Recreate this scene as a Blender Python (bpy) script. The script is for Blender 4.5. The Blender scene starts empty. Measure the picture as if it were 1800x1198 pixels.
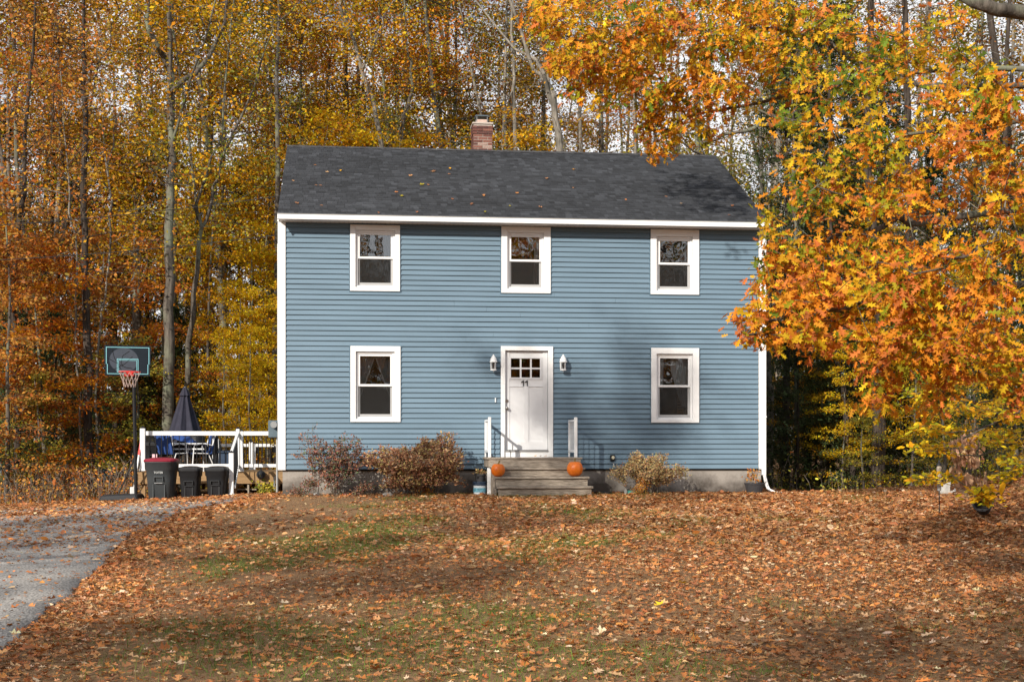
import bpy, math, random
import numpy as np
from mathutils import Vector, Matrix

# ------------------------------------------------------------------ camera, sky, sun, exposure
S = bpy.context.scene
C = bpy.context.collection
F, PX, HY, CZ = 2493.0, 900.0, 783.0, 1.0          # focal length / centre / horizon in photo pixels, eye height
cam_d = bpy.data.cameras.new('camera'); cam = bpy.data.objects.new('camera', cam_d); C.objects.link(cam)
cam.location = (0, 0, CZ); cam.rotation_euler = (math.radians(90), 0, 0)
cam_d.sensor_width = 36; cam_d.lens = 36 * F / 1800; cam_d.shift_y = (HY - 599) / 1800
cam_d.clip_end = 3000; cam_d.clip_start = 0.05
S.camera = cam

SUN_EL = 25.0
to_sun = Vector((-0.50, -0.866, 0)).normalized()
SUN_ROT = math.atan2(to_sun.x, to_sun.y)
w = bpy.data.worlds.new('World'); S.world = w; w.use_nodes = True
nt = w.node_tree; bg = nt.nodes['Background']
sky = nt.nodes.new('ShaderNodeTexSky'); sky.sky_type = 'NISHITA'; sky.sun_disc = False
sky.sun_elevation = math.radians(SUN_EL); sky.sun_rotation = SUN_ROT
sky.air_density = 1.0; sky.dust_density = 1.6; sky.ozone_density = 1.0
_tc = nt.nodes.new('ShaderNodeTexCoord'); _mp = nt.nodes.new('ShaderNodeMapping'); _mp.inputs['Scale'].default_value = (1, 1, 3.2)
_n = nt.nodes.new('ShaderNodeTexNoise'); _n.inputs['Scale'].default_value = 2.6; _n.inputs['Detail'].default_value = 9; _n.inputs['Roughness'].default_value = .58
_r = nt.nodes.new('ShaderNodeValToRGB'); _r.color_ramp.elements[0].position = .36; _r.color_ramp.elements[1].position = .52
_m = nt.nodes.new('ShaderNodeMix'); _m.data_type = 'RGBA'; _m.inputs[7].default_value = (11.0, 11.1, 11.4, 1)      # thin bright broken cloud
nt.links.new(_tc.outputs['Generated'], _mp.inputs[0]); nt.links.new(_mp.outputs[0], _n.inputs['Vector']); nt.links.new(_n.outputs[0], _r.inputs[0])
nt.links.new(_r.outputs[0], _m.inputs[0]); nt.links.new(sky.outputs[0], _m.inputs[6]); nt.links.new(_m.outputs[2], bg.inputs[0]); bg.inputs[1].default_value = 0.082
sl = bpy.data.lights.new('sun', 'SUN'); sun = bpy.data.objects.new('sun', sl); C.objects.link(sun)
sl.energy = 5.0; sl.angle = math.radians(0.55); sl.color = (1.0, 0.92, 0.80)
sd = -(to_sun * math.cos(math.radians(SUN_EL)) + Vector((0, 0, math.sin(math.radians(SUN_EL)))))
sun.rotation_euler = sd.to_track_quat('-Z', 'Y').to_euler()
S.view_settings.view_transform = 'Standard'; S.view_settings.look = 'None'
S.view_settings.exposure = 0.24; S.view_settings.gamma = 1; S.view_settings.use_curve_mapping = False
S.render.engine = 'CYCLES'
S.cycles.max_bounces = 6; S.cycles.diffuse_bounces = 3; S.cycles.glossy_bounces = 3
S.cycles.transparent_max_bounces = 12; S.cycles.transmission_bounces = 4
S.cycles.caustics_reflective = False; S.cycles.caustics_refractive = False
S.cycles.use_denoising = True

rng = np.random.default_rng(11)
R = random.Random(5)
rad = math.radians

# ------------------------------------------------------------------ tagging helpers
def tag(o, label=None, cat=None, group=None, kind=None):
    if label: o['label'] = label
    if cat: o['category'] = cat
    if group: o['group'] = group
    if kind: o['kind'] = kind
    return o
def empty(name, loc=(0, 0, 0), rz=0, parent=None):
    o = bpy.data.objects.new(name, None); C.objects.link(o); o.location = loc; o.rotation_euler = (0, 0, rz)
    o.empty_display_size = .2
    if parent: o.parent = parent
    return o
def link(name, me, parent=None, loc=None, rot=None):
    o = bpy.data.objects.new(name, me); C.objects.link(o)
    if parent: o.parent = parent
    if loc is not None: o.location = loc
    if rot is not None: o.rotation_euler = rot
    return o
def copy_tree(o, parent=None):
    c = o.copy(); C.objects.link(c)
    if parent: c.parent = parent
    for ch in list(o.children): copy_tree(ch, c)
    return c

# ------------------------------------------------------------------ mesh builder for hard things
class MB:
    def __init__(s): s.v = []; s.f = []
    def add(s, vs, fs):
        b = len(s.v); s.v += [tuple(v) for v in vs]; s.f += [tuple(b + i for i in f) for f in fs]; return s
    def box(s, x0, x1, y0, y1, z0, z1):
        return s.add([(x0,y0,z0),(x1,y0,z0),(x1,y1,z0),(x0,y1,z0),(x0,y0,z1),(x1,y0,z1),(x1,y1,z1),(x0,y1,z1)],
                     [(0,3,2,1),(4,5,6,7),(0,1,5,4),(1,2,6,5),(2,3,7,6),(3,0,4,7)])
    def bar(s, p, q, wx, wz, up=(0, 0, 1)):
        p = Vector(p); q = Vector(q); d = (q - p).normalized(); u = Vector(up)
        a = d.cross(u)
        if a.length < 1e-4: a = d.cross(Vector((0, 1, 0)))
        a.normalize(); b = a.cross(d).normalized(); a *= wx / 2; b *= wz / 2
        vs = [p - a - b, p + a - b, p + a + b, p - a + b, q - a - b, q + a - b, q + a + b, q - a + b]
        return s.add(vs, [(0,3,2,1),(4,5,6,7),(0,1,5,4),(1,2,6,5),(2,3,7,6),(3,0,4,7)])
    def tube(s, pts, rs, n=8, caps=True):
        pts = [Vector(p) for p in pts]
        if not hasattr(rs, '__len__'): rs = [rs] * len(pts)
        b = len(s.v); prev = None
        for i, p in enumerate(pts):
            d = (pts[min(i + 1, len(pts) - 1)] - pts[max(i - 1, 0)])
            d = d.normalized() if d.length > 1e-7 else Vector((0, 0, 1))
            if prev is None:
                a = d.cross(Vector((0, 0, 1)) if abs(d.z) < .9 else Vector((1, 0, 0))).normalized()
            else:
                a = (prev - d * prev.dot(d)).normalized()
            prev = a; c = d.cross(a)
            for k in range(n):
                t = 2 * math.pi * k / n
                s.v.append(tuple(p + (a * math.cos(t) + c * math.sin(t)) * rs[i]))
        for i in range(len(pts) - 1):
            for k in range(n):
                k2 = (k + 1) % n
                s.f.append((b + i*n + k, b + i*n + k2, b + (i+1)*n + k2, b + (i+1)*n + k))
        if caps:
            s.f.append(tuple(b + k for k in reversed(range(n))))
            e = b + (len(pts) - 1) * n
            s.f.append(tuple(e + k for k in range(n)))
        return s
    def lathe(s, prof, n=24, c=(0, 0, 0), sq=0.0, close=False):
        b = len(s.v)
        for r, z in prof:
            for k in range(n):
                t = 2 * math.pi * (k + .5) / n
                m = 1.0
                if sq: m = 1 / (abs(math.cos(t)) ** (2 + 6*sq) + abs(math.sin(t)) ** (2 + 6*sq)) ** (1 / (2 + 6*sq))
                s.v.append((c[0] + r * m * math.cos(t), c[1] + r * m * math.sin(t), c[2] + z))
        for i in range(len(prof) - 1):
            for k in range(n):
                k2 = (k + 1) % n
                s.f.append((b + i*n + k, b + i*n + k2, b + (i+1)*n + k2, b + (i+1)*n + k))
        if close:
            s.f.append(tuple(b + k for k in reversed(range(n))))
            e = b + (len(prof) - 1) * n
            s.f.append(tuple(e + k for k in range(n)))
        return s
    def mesh(s, name, m, smooth=False, bevel=0):
        me = bpy.data.meshes.new(name); me.from_pydata(s.v, [], s.f)
        if bevel:
            import bmesh
            bm = bmesh.new(); bm.from_mesh(me)
            bmesh.ops.bevel(bm, geom=list(bm.edges), offset=bevel, segments=1, affect='EDGES', clamp_overlap=True)
            bm.to_mesh(me); bm.free()
        me.materials.append(m)
        if smooth: me.polygons.foreach_set('use_smooth', [True] * len(me.polygons))
        me.update(); return me
    def obj(s, name, m, parent=None, smooth=False, bevel=0, loc=None, rot=None):
        return link(name, s.mesh(name, m, smooth, bevel), parent, loc, rot)

def np_mesh(name, V, T, m, col=None, smooth=False):
    """V (n,3) float, T (m,k) int faces of equal size k, col (n,3) linear colours."""
    me = bpy.data.meshes.new(name)
    V = np.ascontiguousarray(V, dtype=np.float32); T = np.ascontiguousarray(T, dtype=np.int32)
    k = T.shape[1]
    me.vertices.add(len(V)); me.vertices.foreach_set('co', V.ravel())
    me.loops.add(T.size); me.loops.foreach_set('vertex_index', T.ravel())
    me.polygons.add(len(T)); me.polygons.foreach_set('loop_start', np.arange(0, T.size, k, dtype=np.int32))
    me.polygons.foreach_set('loop_total', np.full(len(T), k, dtype=np.int32))
    if smooth: me.polygons.foreach_set('use_smooth', np.ones(len(T), dtype=bool))
    me.update(calc_edges=True)
    if col is not None:
        a = me.color_attributes.new('Col', 'FLOAT_COLOR', 'POINT')
        c4 = np.ones((len(V), 4), dtype=np.float32); c4[:, :3] = col
        a.data.foreach_set('color', c4.ravel())
    me.materials.append(m)
    return me

# ------------------------------------------------------------------ materials
def new_mat(name):
    m = bpy.data.materials.new(name); m.use_nodes = True
    t = m.node_tree; return m, t, t.nodes['Principled BSDF'], t.nodes, t.links
def mat(name, col, rough=.6, var=.12, scale=6, bump=0, bscale=40, metal=0, spec=.3, stretch=(1, 1, 1), col2=None, detail=6, hue=0):
    m, t, p, N, L = new_mat(name)
    p.inputs['Roughness'].default_value = rough; p.inputs['Metallic'].default_value = metal
    p.inputs['Specular IOR Level'].default_value = spec
    tc = N.new('ShaderNodeTexCoord'); mp = N.new('ShaderNodeMapping'); mp.inputs['Scale'].default_value = stretch
    L.new(tc.outputs['Object'], mp.inputs[0])
    n = N.new('ShaderNodeTexNoise'); n.inputs['Scale'].default_value = scale; n.inputs['Detail'].default_value = detail
    n.inputs['Roughness'].default_value = .6
    L.new(mp.outputs[0], n.inputs['Vector'])
    r = N.new('ShaderNodeValToRGB'); e = r.color_ramp.elements
    c2 = col2 if col2 else tuple(min(1, c * (1 + var)) for c in col)
    c1 = col if col2 else tuple(c * (1 - var) for c in col)
    e[0].position = .32; e[0].color = (*c1, 1); e[1].position = .68; e[1].color = (*c2, 1)
    L.new(n.outputs[0], r.inputs[0]); L.new(r.outputs[0], p.inputs['Base Color'])
    if bump:
        n2 = N.new('ShaderNodeTexNoise'); n2.inputs['Scale'].default_value = bscale; n2.inputs['Detail'].default_value = 6
        L.new(mp.outputs[0], n2.inputs['Vector'])
        b = N.new('ShaderNodeBump'); b.inputs['Strength'].default_value = bump; b.inputs['Distance'].default_value = .01
        L.new(n2.outputs[0], b.inputs['Height']); L.new(b.outputs[0], p.inputs['Normal'])
    return m
def leaf_mat(name, trans=.35, rough=.55):
    m, t, p, N, L = new_mat(name)
    a = N.new('ShaderNodeAttribute'); a.attribute_name = 'Col'
    p.inputs['Roughness'].default_value = rough; p.inputs['Specular IOR Level'].default_value = .12
    L.new(a.outputs['Color'], p.inputs['Base Color'])
    if trans:
        tr = N.new('ShaderNodeBsdfTranslucent'); mx = N.new('ShaderNodeMixShader'); mx.inputs[0].default_value = trans
        L.new(a.outputs['Color'], tr.inputs['Color'])
        L.new(p.outputs[0], mx.inputs[1]); L.new(tr.outputs[0], mx.inputs[2])
        L.new(mx.outputs[0], N['Material Output'].inputs[0])
    return m
def objcol_mat(name, rough=.8, var=.15, scale=9, bump=.3, bscale=60, stretch=(1, 1, 1)):
    """base colour from the Col attribute (one colour per piece) times fine grain"""
    m, t, p, N, L = new_mat(name)
    a = N.new('ShaderNodeAttribute'); a.attribute_name = 'Col'
    tc = N.new('ShaderNodeTexCoord'); mp = N.new('ShaderNodeMapping'); mp.inputs['Scale'].default_value = stretch
    L.new(tc.outputs['Object'], mp.inputs[0])
    n = N.new('ShaderNodeTexNoise'); n.inputs['Scale'].default_value = scale; n.inputs['Detail'].default_value = 8
    L.new(mp.outputs[0], n.inputs['Vector'])
    mr = N.new('ShaderNodeMapRange'); mr.inputs[3].default_value = 1 - var; mr.inputs[4].default_value = 1 + var
    mr.inputs[1].default_value = .3; mr.inputs[2].default_value = .7
    L.new(n.outputs[0], mr.inputs[0])
    mu = N.new('ShaderNodeVectorMath'); mu.operation = 'SCALE'
    L.new(a.outputs['Color'], mu.inputs[0]); L.new(mr.outputs[0], mu.inputs['Scale'])
    L.new(mu.outputs[0], p.inputs['Base Color']); p.inputs['Roughness'].default_value = rough
    p.inputs['Specular IOR Level'].default_value = .25
    n2 = N.new('ShaderNodeTexNoise'); n2.inputs['Scale'].default_value = bscale
    L.new(mp.outputs[0], n2.inputs['Vector'])
    b = N.new('ShaderNodeBump'); b.inputs['Strength'].default_value = bump; b.inputs['Distance'].default_value = .01
    L.new(n2.outputs[0], b.inputs['Height']); L.new(b.outputs[0], p.inputs['Normal'])
    return m

M = {}
M['siding'] = mat('blue_vinyl', (.128, .195, .258), .5, .09, 2.2, .08, 30, stretch=(.25, 1, 3))
M['siding_dark'] = mat('shaded_blue_trim', (.085, .14, .19), .5, .05)  # siding blue darkened to hold the thin shadow beside the casing
M['white'] = mat('white_vinyl', (.72, .73, .745), .42, .03, 3, .03, 20)
M['white_door'] = mat('white_door_paint', (.66, .67, .695), .4, .03, 2)
M['soffit'] = mat('soffit_vinyl', (.62, .60, .57), .5, .05)
M['shadow_gap'] = mat('dark_gap', (.02, .02, .02), .9, 0)  # near black: painted shade line under the siding, also roof deck and cabin roof
M['sheath'] = mat('wall_sheathing', (.08, .12, .16), .8, .05)
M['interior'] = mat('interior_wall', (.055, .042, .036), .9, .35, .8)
M['curtain_grey'] = mat('sheer_grey_curtain', (.40, .43, .44), .8, .15, 6, .5, 12, stretch=(8, 8, .3))
M['curtain_white'] = mat('lace_curtain', (.72, .76, .78), .8, .1, 6, .5, 12, stretch=(8, 8, .3))
M['curtain_blue'] = mat('pale_blue_curtain', (.12, .19, .26), .8, .15, 6, .5, 12, stretch=(8, 8, .3))
M['wood_grey'] = mat('weathered_timber', (.15, .122, .096), .85, .3, 7, .6, 30, stretch=(1.0, 10, 10), col2=(.46, .395, .325))
M['wood_pt'] = mat('treated_timber', (.23, .14, .065), .8, .3, 5, .4, 30, stretch=(1.2, 14, 14), col2=(.36, .23, .12))
M['pumpkin'] = mat('pumpkin_skin', (.60, .125, .008), .42, .12, 7, .15, 25, spec=.4, col2=(.68, .17, .012))
M['stem'] = mat('pumpkin_stalk', (.22, .17, .07), .8, .3, 20, .5)
M['black_metal'] = mat('black_metal', (.012, .012, .014), .45, .2)
M['black_plastic'] = mat('black_plastic', (.018, .019, .022), .5, .2, 4, .1)
M['bin_grey'] = mat('dark_grey_plastic', (.045, .052, .058), .5, .12, 3, .15, 60)
M['red_lid'] = mat('dark_red_plastic', (.20, .012, .028), .45, .12)
M['navy'] = mat('navy_canvas', (.026, .026, .042), .85, .2, 5, .3, 40)
M['navy_plastic'] = mat('navy_plastic', (.03, .05, .09), .5, .15)
M['blue_cloth'] = mat('blue_cloth', (.02, .055, .20), .8, .2)
M['metal_grey'] = mat('grey_metal', (.35, .36, .37), .4, .1, metal=.6)
M['nickel'] = mat('satin_nickel', (.5, .48, .45), .3, .05, metal=1)
M['meter'] = mat('grey_blue_enamel', (.10, .14, .17), .5, .1)
M['rim_red'] = mat('orange_red_rim', (.55, .035, .03), .45, .08)
M['net'] = mat('net_cord', (.36, .27, .24), .8, .1)
M['board'] = mat('smoked_board', (.008, .014, .022), .45, .2, 3, spec=.3)
M['board_grey'] = mat('grey_ball_print', (.05, .06, .08), .5, .1)
M['teal'] = mat('pale_teal_line', (.22, .50, .56), .5, .05)
M['pot'] = mat('charcoal_pot', (.05, .05, .055), .6, .15)
M['bucket'] = mat('white_pail', (.55, .62, .68), .5, .1)
M['bucket_band'] = mat('printed_pail_band', (.12, .30, .40), .5, .4, 18)
M['stone'] = mat('grey_stone', (.36, .35, .33), .85, .2, 8, .6)
M['turq'] = mat('turquoise_plastic', (.12, .50, .42), .5, .1)
M['lamp_glass'] = mat('frosted_bulb', (.7, .7, .7), .3, .03)
M['ink'] = mat('black_numeral', (.01, .01, .01), .5, 0)
M['sticker'] = mat('white_pink_sticker', (.7, .45, .5), .5, .3, 60)
M['silver_print'] = mat('pale_grey_lettering', (.55, .57, .58), .5, .05)
M['cream_box'] = mat('cream_enamel', (.6, .56, .42), .5, .05)
M['mortar'] = mat('chimney_mortar', (.42, .37, .33), .9, .15, 20, .4)
M['clay'] = mat('clay_flue', (.48, .36, .31), .8, .15)
M['wire'] = mat('black_cable', (.02, .02, .02), .6, 0)
M['tan'] = mat('pale_terracotta', (.62, .36, .20), .8, .1)

def concrete():
    m, t, p, N, L = new_mat('stained_concrete')
    tc = N.new('ShaderNodeTexCoord')
    n = N.new('ShaderNodeTexNoise'); n.inputs['Scale'].default_value = 1.6; n.inputs['Detail'].default_value = 9; n.inputs['Roughness'].default_value = .65
    L.new(tc.outputs['Object'], n.inputs['Vector'])
    r = N.new('ShaderNodeValToRGB'); e = r.color_ramp.elements
    e[0].position = .36; e[0].color = (.085, .072, .062, 1); e[1].position = .6; e[1].color = (.30, .275, .25, 1)
    # noise shifted by height: the concrete is darker low down
    sp = N.new('ShaderNodeSeparateXYZ'); L.new(tc.outputs['Object'], sp.inputs[0])
    a = N.new('ShaderNodeMath'); a.operation = 'MULTIPLY_ADD'; a.inputs[1].default_value = .55; a.inputs[2].default_value = -.12
    L.new(sp.outputs['Z'], a.inputs[0])
    b = N.new('ShaderNodeMath'); b.operation = 'ADD'; L.new(n.outputs[0], b.inputs[0]); L.new(a.outputs[0], b.inputs[1])
    L.new(b.outputs[0], r.inputs[0]); L.new(r.outputs[0], p.inputs['Base Color']); p.inputs['Roughness'].default_value = .9
    n2 = N.new('ShaderNodeTexNoise'); n2.inputs['Scale'].default_value = 30; L.new(tc.outputs['Object'], n2.inputs['Vector'])
    bp = N.new('ShaderNodeBump'); bp.inputs['Strength'].default_value = .4; bp.inputs['Distance'].default_value = .01
    L.new(n2.outputs[0], bp.inputs['Height']); L.new(bp.outputs[0], p.inputs['Normal'])
    return m
M['concrete'] = concrete()

def bark(name, c1, c2, lichen=None, scale=5, zst=.12):
    m, t, p, N, L = new_mat(name)
    tc = N.new('ShaderNodeTexCoord'); mp = N.new('ShaderNodeMapping'); mp.inputs['Scale'].default_value = (1, 1, zst)
    L.new(tc.outputs['Object'], mp.inputs[0])
    n = N.new('ShaderNodeTexNoise'); n.inputs['Scale'].default_value = scale * 4; n.inputs['Detail'].default_value = 8; n.inputs['Roughness'].default_value = .7
    L.new(mp.outputs[0], n.inputs['Vector'])
    r = N.new('ShaderNodeValToRGB'); e = r.color_ramp.elements
    e[0].position = .35; e[0].color = (*c1, 1); e[1].position = .65; e[1].color = (*c2, 1)
    L.new(n.outputs[0], r.inputs[0]); out = r.outputs[0]
    if lichen:
        n3 = N.new('ShaderNodeTexNoise'); n3.inputs['Scale'].default_value = 1.3; n3.inputs['Detail'].default_value = 5
        L.new(tc.outputs['Object'], n3.inputs['Vector'])
        r3 = N.new('ShaderNodeValToRGB'); r3.color_ramp.elements[0].position = .5; r3.color_ramp.elements[1].position = .62
        L.new(n3.outputs[0], r3.inputs[0])
        mx = N.new('ShaderNodeMix'); mx.data_type = 'RGBA'; L.new(r3.outputs[0], mx.inputs[0]); L.new(out, mx.inputs[6]); mx.inputs[7].default_value = (*lichen, 1)
        out = mx.outputs[2]
    L.new(out, p.inputs['Base Color']); p.inputs['Roughness'].default_value = .92; p.inputs['Specular IOR Level'].default_value = .15
    b = N.new('ShaderNodeBump'); b.inputs['Strength'].default_value = .8; b.inputs['Distance'].default_value = .03
    L.new(n.outputs[0], b.inputs['Height']); L.new(b.outputs[0], p.inputs['Normal'])
    return m
M['bark_dark'] = bark('dark_ridged_bark', (.018, .014, .012), (.085, .068, .056))
M['bark_grey'] = bark('grey_bark', (.038, .032, .027), (.15, .13, .11), (.17, .18, .13))
M['bark_pale'] = bark('pale_smooth_bark', (.11, .098, .083), (.31, .28, .24), (.09, .083, .07))
M['twig'] = bark('twig_bark', (.12, .095, .075), (.28, .24, .20))
M['leaf'] = leaf_mat('autumn_leaf', .38)
M['leaf_dry'] = leaf_mat('dry_leaf', .12, .6)
M['needle'] = leaf_mat('hemlock_needles', .1, .6)
M['grass'] = leaf_mat('grass_blade', .25, .6)
M['shingle'] = objcol_mat('asphalt_shingle', .9, .28, 90, .5, 160)
M['brick'] = objcol_mat('old_brick', .85, .25, 25, .5, 60)

# ------------------------------------------------------------------ ground shape
def gz(x, y):
    x = np.asarray(x, dtype=float); y = np.asarray(y, dtype=float)
    z = -0.62 * np.clip(1 - y / 27.0, -.0, 1.6)
    side = np.where(x < -4.2, .050 * (x + 4.2), 0) * np.clip((y - 4) / 20, 0, 1)
    side = np.maximum(side, -.75)
    side = side + np.where(x > 6, .045 * (x - 6), 0) * np.clip((y - 10) / 14, 0, 1) * np.clip((46 - y) / 12, 0, 1)
    wav = .035 * np.sin(x * .9 + 1.3) * np.sin(y * .55) + .02 * np.sin(x * 2.1 + y * 1.3)
    wav = wav * np.clip((np.abs(y - 30) - 1.0) / 4, 0, 1)
    back = np.clip((y - 33) / 30, 0, 3)
    return z + side + wav + back * .25 - .35 * np.clip((y - 30) / 4, 0, 1) * np.clip((x - 5.8) / 1, 0, 1) * np.clip((11 - x) / 2, 0, 1)
def ray(px, py): return Vector(((px - PX) / F, 1, (HY - py) / F))
def at(px, py, Y): d = ray(px, py) * Y; return Vector((d.x, Y, CZ + d.z))
def on_ground(px, Y): x = (px - PX) / F * Y; return Vector((x, Y, float(gz(x, Y))))
def hit_ground(px, py):
    d = ray(px, py); Y = 20.0
    lo, hi = 2.0, 60.0
    for _ in range(50):
        Y = (lo + hi) / 2
        if CZ + d.z * Y > float(gz(d.x * Y, Y)): lo = Y
        else: hi = Y
    return Vector((d.x * Y, Y, CZ + d.z * Y))

def ground_mat():
    m, t, p, N, L = new_mat('lawn_soil')
    tc = N.new('ShaderNodeTexCoord')
    def noise(s, d=6, r=.6):
        n = N.new('ShaderNodeTexNoise'); n.inputs['Scale'].default_value = s; n.inputs['Detail'].default_value = d; n.inputs['Roughness'].default_value = r
        L.new(tc.outputs['Object'], n.inputs['Vector']); return n
    def ramp(src, a, ca, b, cb):
        r = N.new('ShaderNodeValToRGB'); e = r.color_ramp.elements
        e[0].position = a; e[0].color = (*ca, 1); e[1].position = b; e[1].color = (*cb, 1); L.new(src, r.inputs[0]); return r
    big = noise(.55, 5); fine = noise(28, 8, .7); mid = noise(4, 6)
    c1 = ramp(fine.outputs[0], .3, (.15, .085, .045), .7, (.34, .21, .115))
    c2 = ramp(fine.outputs[0], .3, (.075, .08, .022), .7, (.22, .20, .07))
    f = N.new('ShaderNodeMath'); f.operation = 'ADD'; L.new(big.outputs[0], f.inputs[0]); L.new(mid.outputs[0], f.inputs[1])
    fr = ramp(f.outputs[0], 1.0, (0, 0, 0), 1.3, (.8, .8, .8))
    mx = N.new('ShaderNodeMix'); mx.data_type = 'RGBA'; L.new(fr.outputs[0], mx.inputs[0]); L.new(c1.outputs[0], mx.inputs[6]); L.new(c2.outputs[0], mx.inputs[7])
    L.new(mx.outputs[2], p.inputs['Base Color']); p.inputs['Roughness'].default_value = .95; p.inputs['Specular IOR Level'].default_value = .1
    b = N.new('ShaderNodeBump'); b.inputs['Strength'].default_value = .9; b.inputs['Distance'].default_value = .04
    L.new(fine.outputs[0], b.inputs['Height']); L.new(b.outputs[0], p.inputs['Normal'])
    return m
M['ground'] = ground_mat()
def grid_obj(name, xs, ys, zf, m):
    X, Y = np.meshgrid(xs, ys); Z = zf(X, Y); V = np.stack([X, Y, Z], -1).reshape(-1, 3)
    nx, ny = len(xs), len(ys); i = np.arange(ny - 1)[:, None] * nx + np.arange(nx - 1)[None]
    T = np.stack([i, i + 1, i + nx + 1, i + nx], -1).reshape(-1, 4)
    return link(name, np_mesh(name, V, T, m, smooth=True))
xs = np.concatenate([[-600, -200, -80, -50], np.arange(-34, 34.1, .4), [50, 80, 200, 600]])
ys = np.concatenate([[-400, -120, -60, -30, -15, -6], np.arange(0, 62, .4), [70, 90, 150, 300, 900]])
tag(grid_obj('ground', xs, ys, gz, M['ground']), 'leaf strewn lawn and woodland floor', kind='structure')

# driveway: photo edge -> ground
edge_px = [(-260, 1300), (-120, 1225), (0, 1146), (60, 1090), (130, 1040), (200, 965), (250, 930), (300, 907), (350, 893), (395, 886)]
edge = [hit_ground(*p) for p in edge_px]
edge_y = np.array([e.y for e in edge]); edge_x = np.array([e.x for e in edge])
o_ = np.argsort(edge_y); edge_y = edge_y[o_]; edge_x = edge_x[o_]
def drive_edge(y): 
    base = np.interp(y, edge_y, edge_x)
    lo = y < edge_y[0]
    return np.where(lo, edge_x[0] - (edge_y[0] - y) * .35, base)
def asphalt():
    m, t, p, N, L = new_mat('worn_asphalt')
    tc = N.new('ShaderNodeTexCoord')
    v = N.new('ShaderNodeTexVoronoi'); v.inputs['Scale'].default_value = 48; L.new(tc.outputs['Object'], v.inputs['Vector'])
    r = N.new('ShaderNodeValToRGB'); e = r.color_ramp.elements
    e[0].position = 0; e[0].color = (.46, .44, .41, 1); e[1].position = .8; e[1].color = (.105, .10, .094, 1)
    L.new(v.outputs['Distance'], r.inputs[0])
    n = N.new('ShaderNodeTexNoise'); n.inputs['Scale'].default_value = .9; n.inputs['Detail'].default_value = 7; L.new(tc.outputs['Object'], n.inputs['Vector'])
    r2 = N.new('ShaderNodeValToRGB'); r2.color_ramp.elements[0].position = .35; r2.color_ramp.elements[0].color = (.8, .8, .82, 1)
    r2.color_ramp.elements[1].position = .7; r2.color_ramp.elements[1].color = (1.5, 1.46, 1.42, 1); L.new(n.outputs[0], r2.inputs[0])
    mu = N.new('ShaderNodeMix'); mu.data_type = 'RGBA'; mu.blend_type = 'MULTIPLY'; mu.inputs[0].default_value = 1
    L.new(r.outputs[0], mu.inputs[6]); L.new(r2.outputs[0], mu.inputs[7]); L.new(mu.outputs[2], p.inputs['Base Color'])
    p.inputs['Roughness'].default_value = .9
    b = N.new('ShaderNodeBump'); b.inputs['Strength'].default_value = .7; b.inputs['Distance'].default_value = .008
    L.new(v.outputs['Distance'], b.inputs['Height']); L.new(b.outputs[0], p.inputs['Normal'])
    return m
M['asphalt'] = asphalt()
def make_drive():
    ysd = np.arange(2.0, 30.4, .12); nu = 26; V = []
    jit = np.interp(ysd, np.arange(0, 32, .3), rng.normal(0, .035, 107))
    for y, j in zip(ysd, jit):
        xe = float(drive_edge(y)) + j; x0 = -17
        for k in range(nu):
            x = x0 + (xe - x0) * (k / (nu - 1)) ** .7; V.append((x, y, float(gz(x, y)) + .03))
        V.append((xe + .03, y, float(gz(xe, y)) - .06))
    n = nu + 1; i = np.arange(len(ysd) - 1)[:, None] * n + np.arange(n - 1)[None]
    T = np.stack([i, i + 1, i + n + 1, i + n], -1).reshape(-1, 4)
    o = link('driveway', np_mesh('driveway', np.array(V), T, M['asphalt'])); tag(o, 'grey asphalt driveway curving up to the bins', kind='structure')
make_drive()

# ------------------------------------------------------------------ HOUSE (local frame: x along the front, y into the house, z up)
TH = math.atan(.1143)
corner = Vector(((491.5 - PX) / F * 29.0, 29.0, 0))
U = Vector((math.cos(TH), math.sin(TH), 0)); Nn = Vector((-math.sin(TH), math.cos(TH), 0))
def H(px, py, yo=0.0):
    """pixel -> (along, up) on the vertical plane 'yo' metres behind the front wall"""
    d = ray(px, py); s = (corner + Nn * yo - cam.location).dot(Nn) / d.dot(Nn)
    p = cam.location + d * s; q = p - corner
    return q.dot(U), p.z
def loc2w(x, y, z=0): return Vector((corner.x, corner.y, 0)) + U * x + Nn * y + Vector((0, 0, z))
house = empty('house', (corner.x, corner.y, 0), TH)
tag(house, 'blue two storey house with white trim, dark shingled roof and brick chimney', 'house')
W = H(1343, 700)[0]; DEP = 8.0
ZB = H(508, 824.5)[1]                      # bottom of siding
OV = .42
ZF1 = H(900, (374.5 + (900-487.5)*.01837), -OV)[1]   # fascia top
ZF0 = H(900, (385 + (900-490)*.0172), -OV)[1]        # fascia bottom = soffit level
ZR = H(503, 257, 4.0)[1] 
XL = H(487.5, 380, -OV)[0]; XR = H(1353, 390, -OV)[0]
ZS = ZF0 + .01
print('house W', W, 'ZB', ZB, 'ZF', ZF0, ZF1, 'ridge', ZR, XL, XR)

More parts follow.
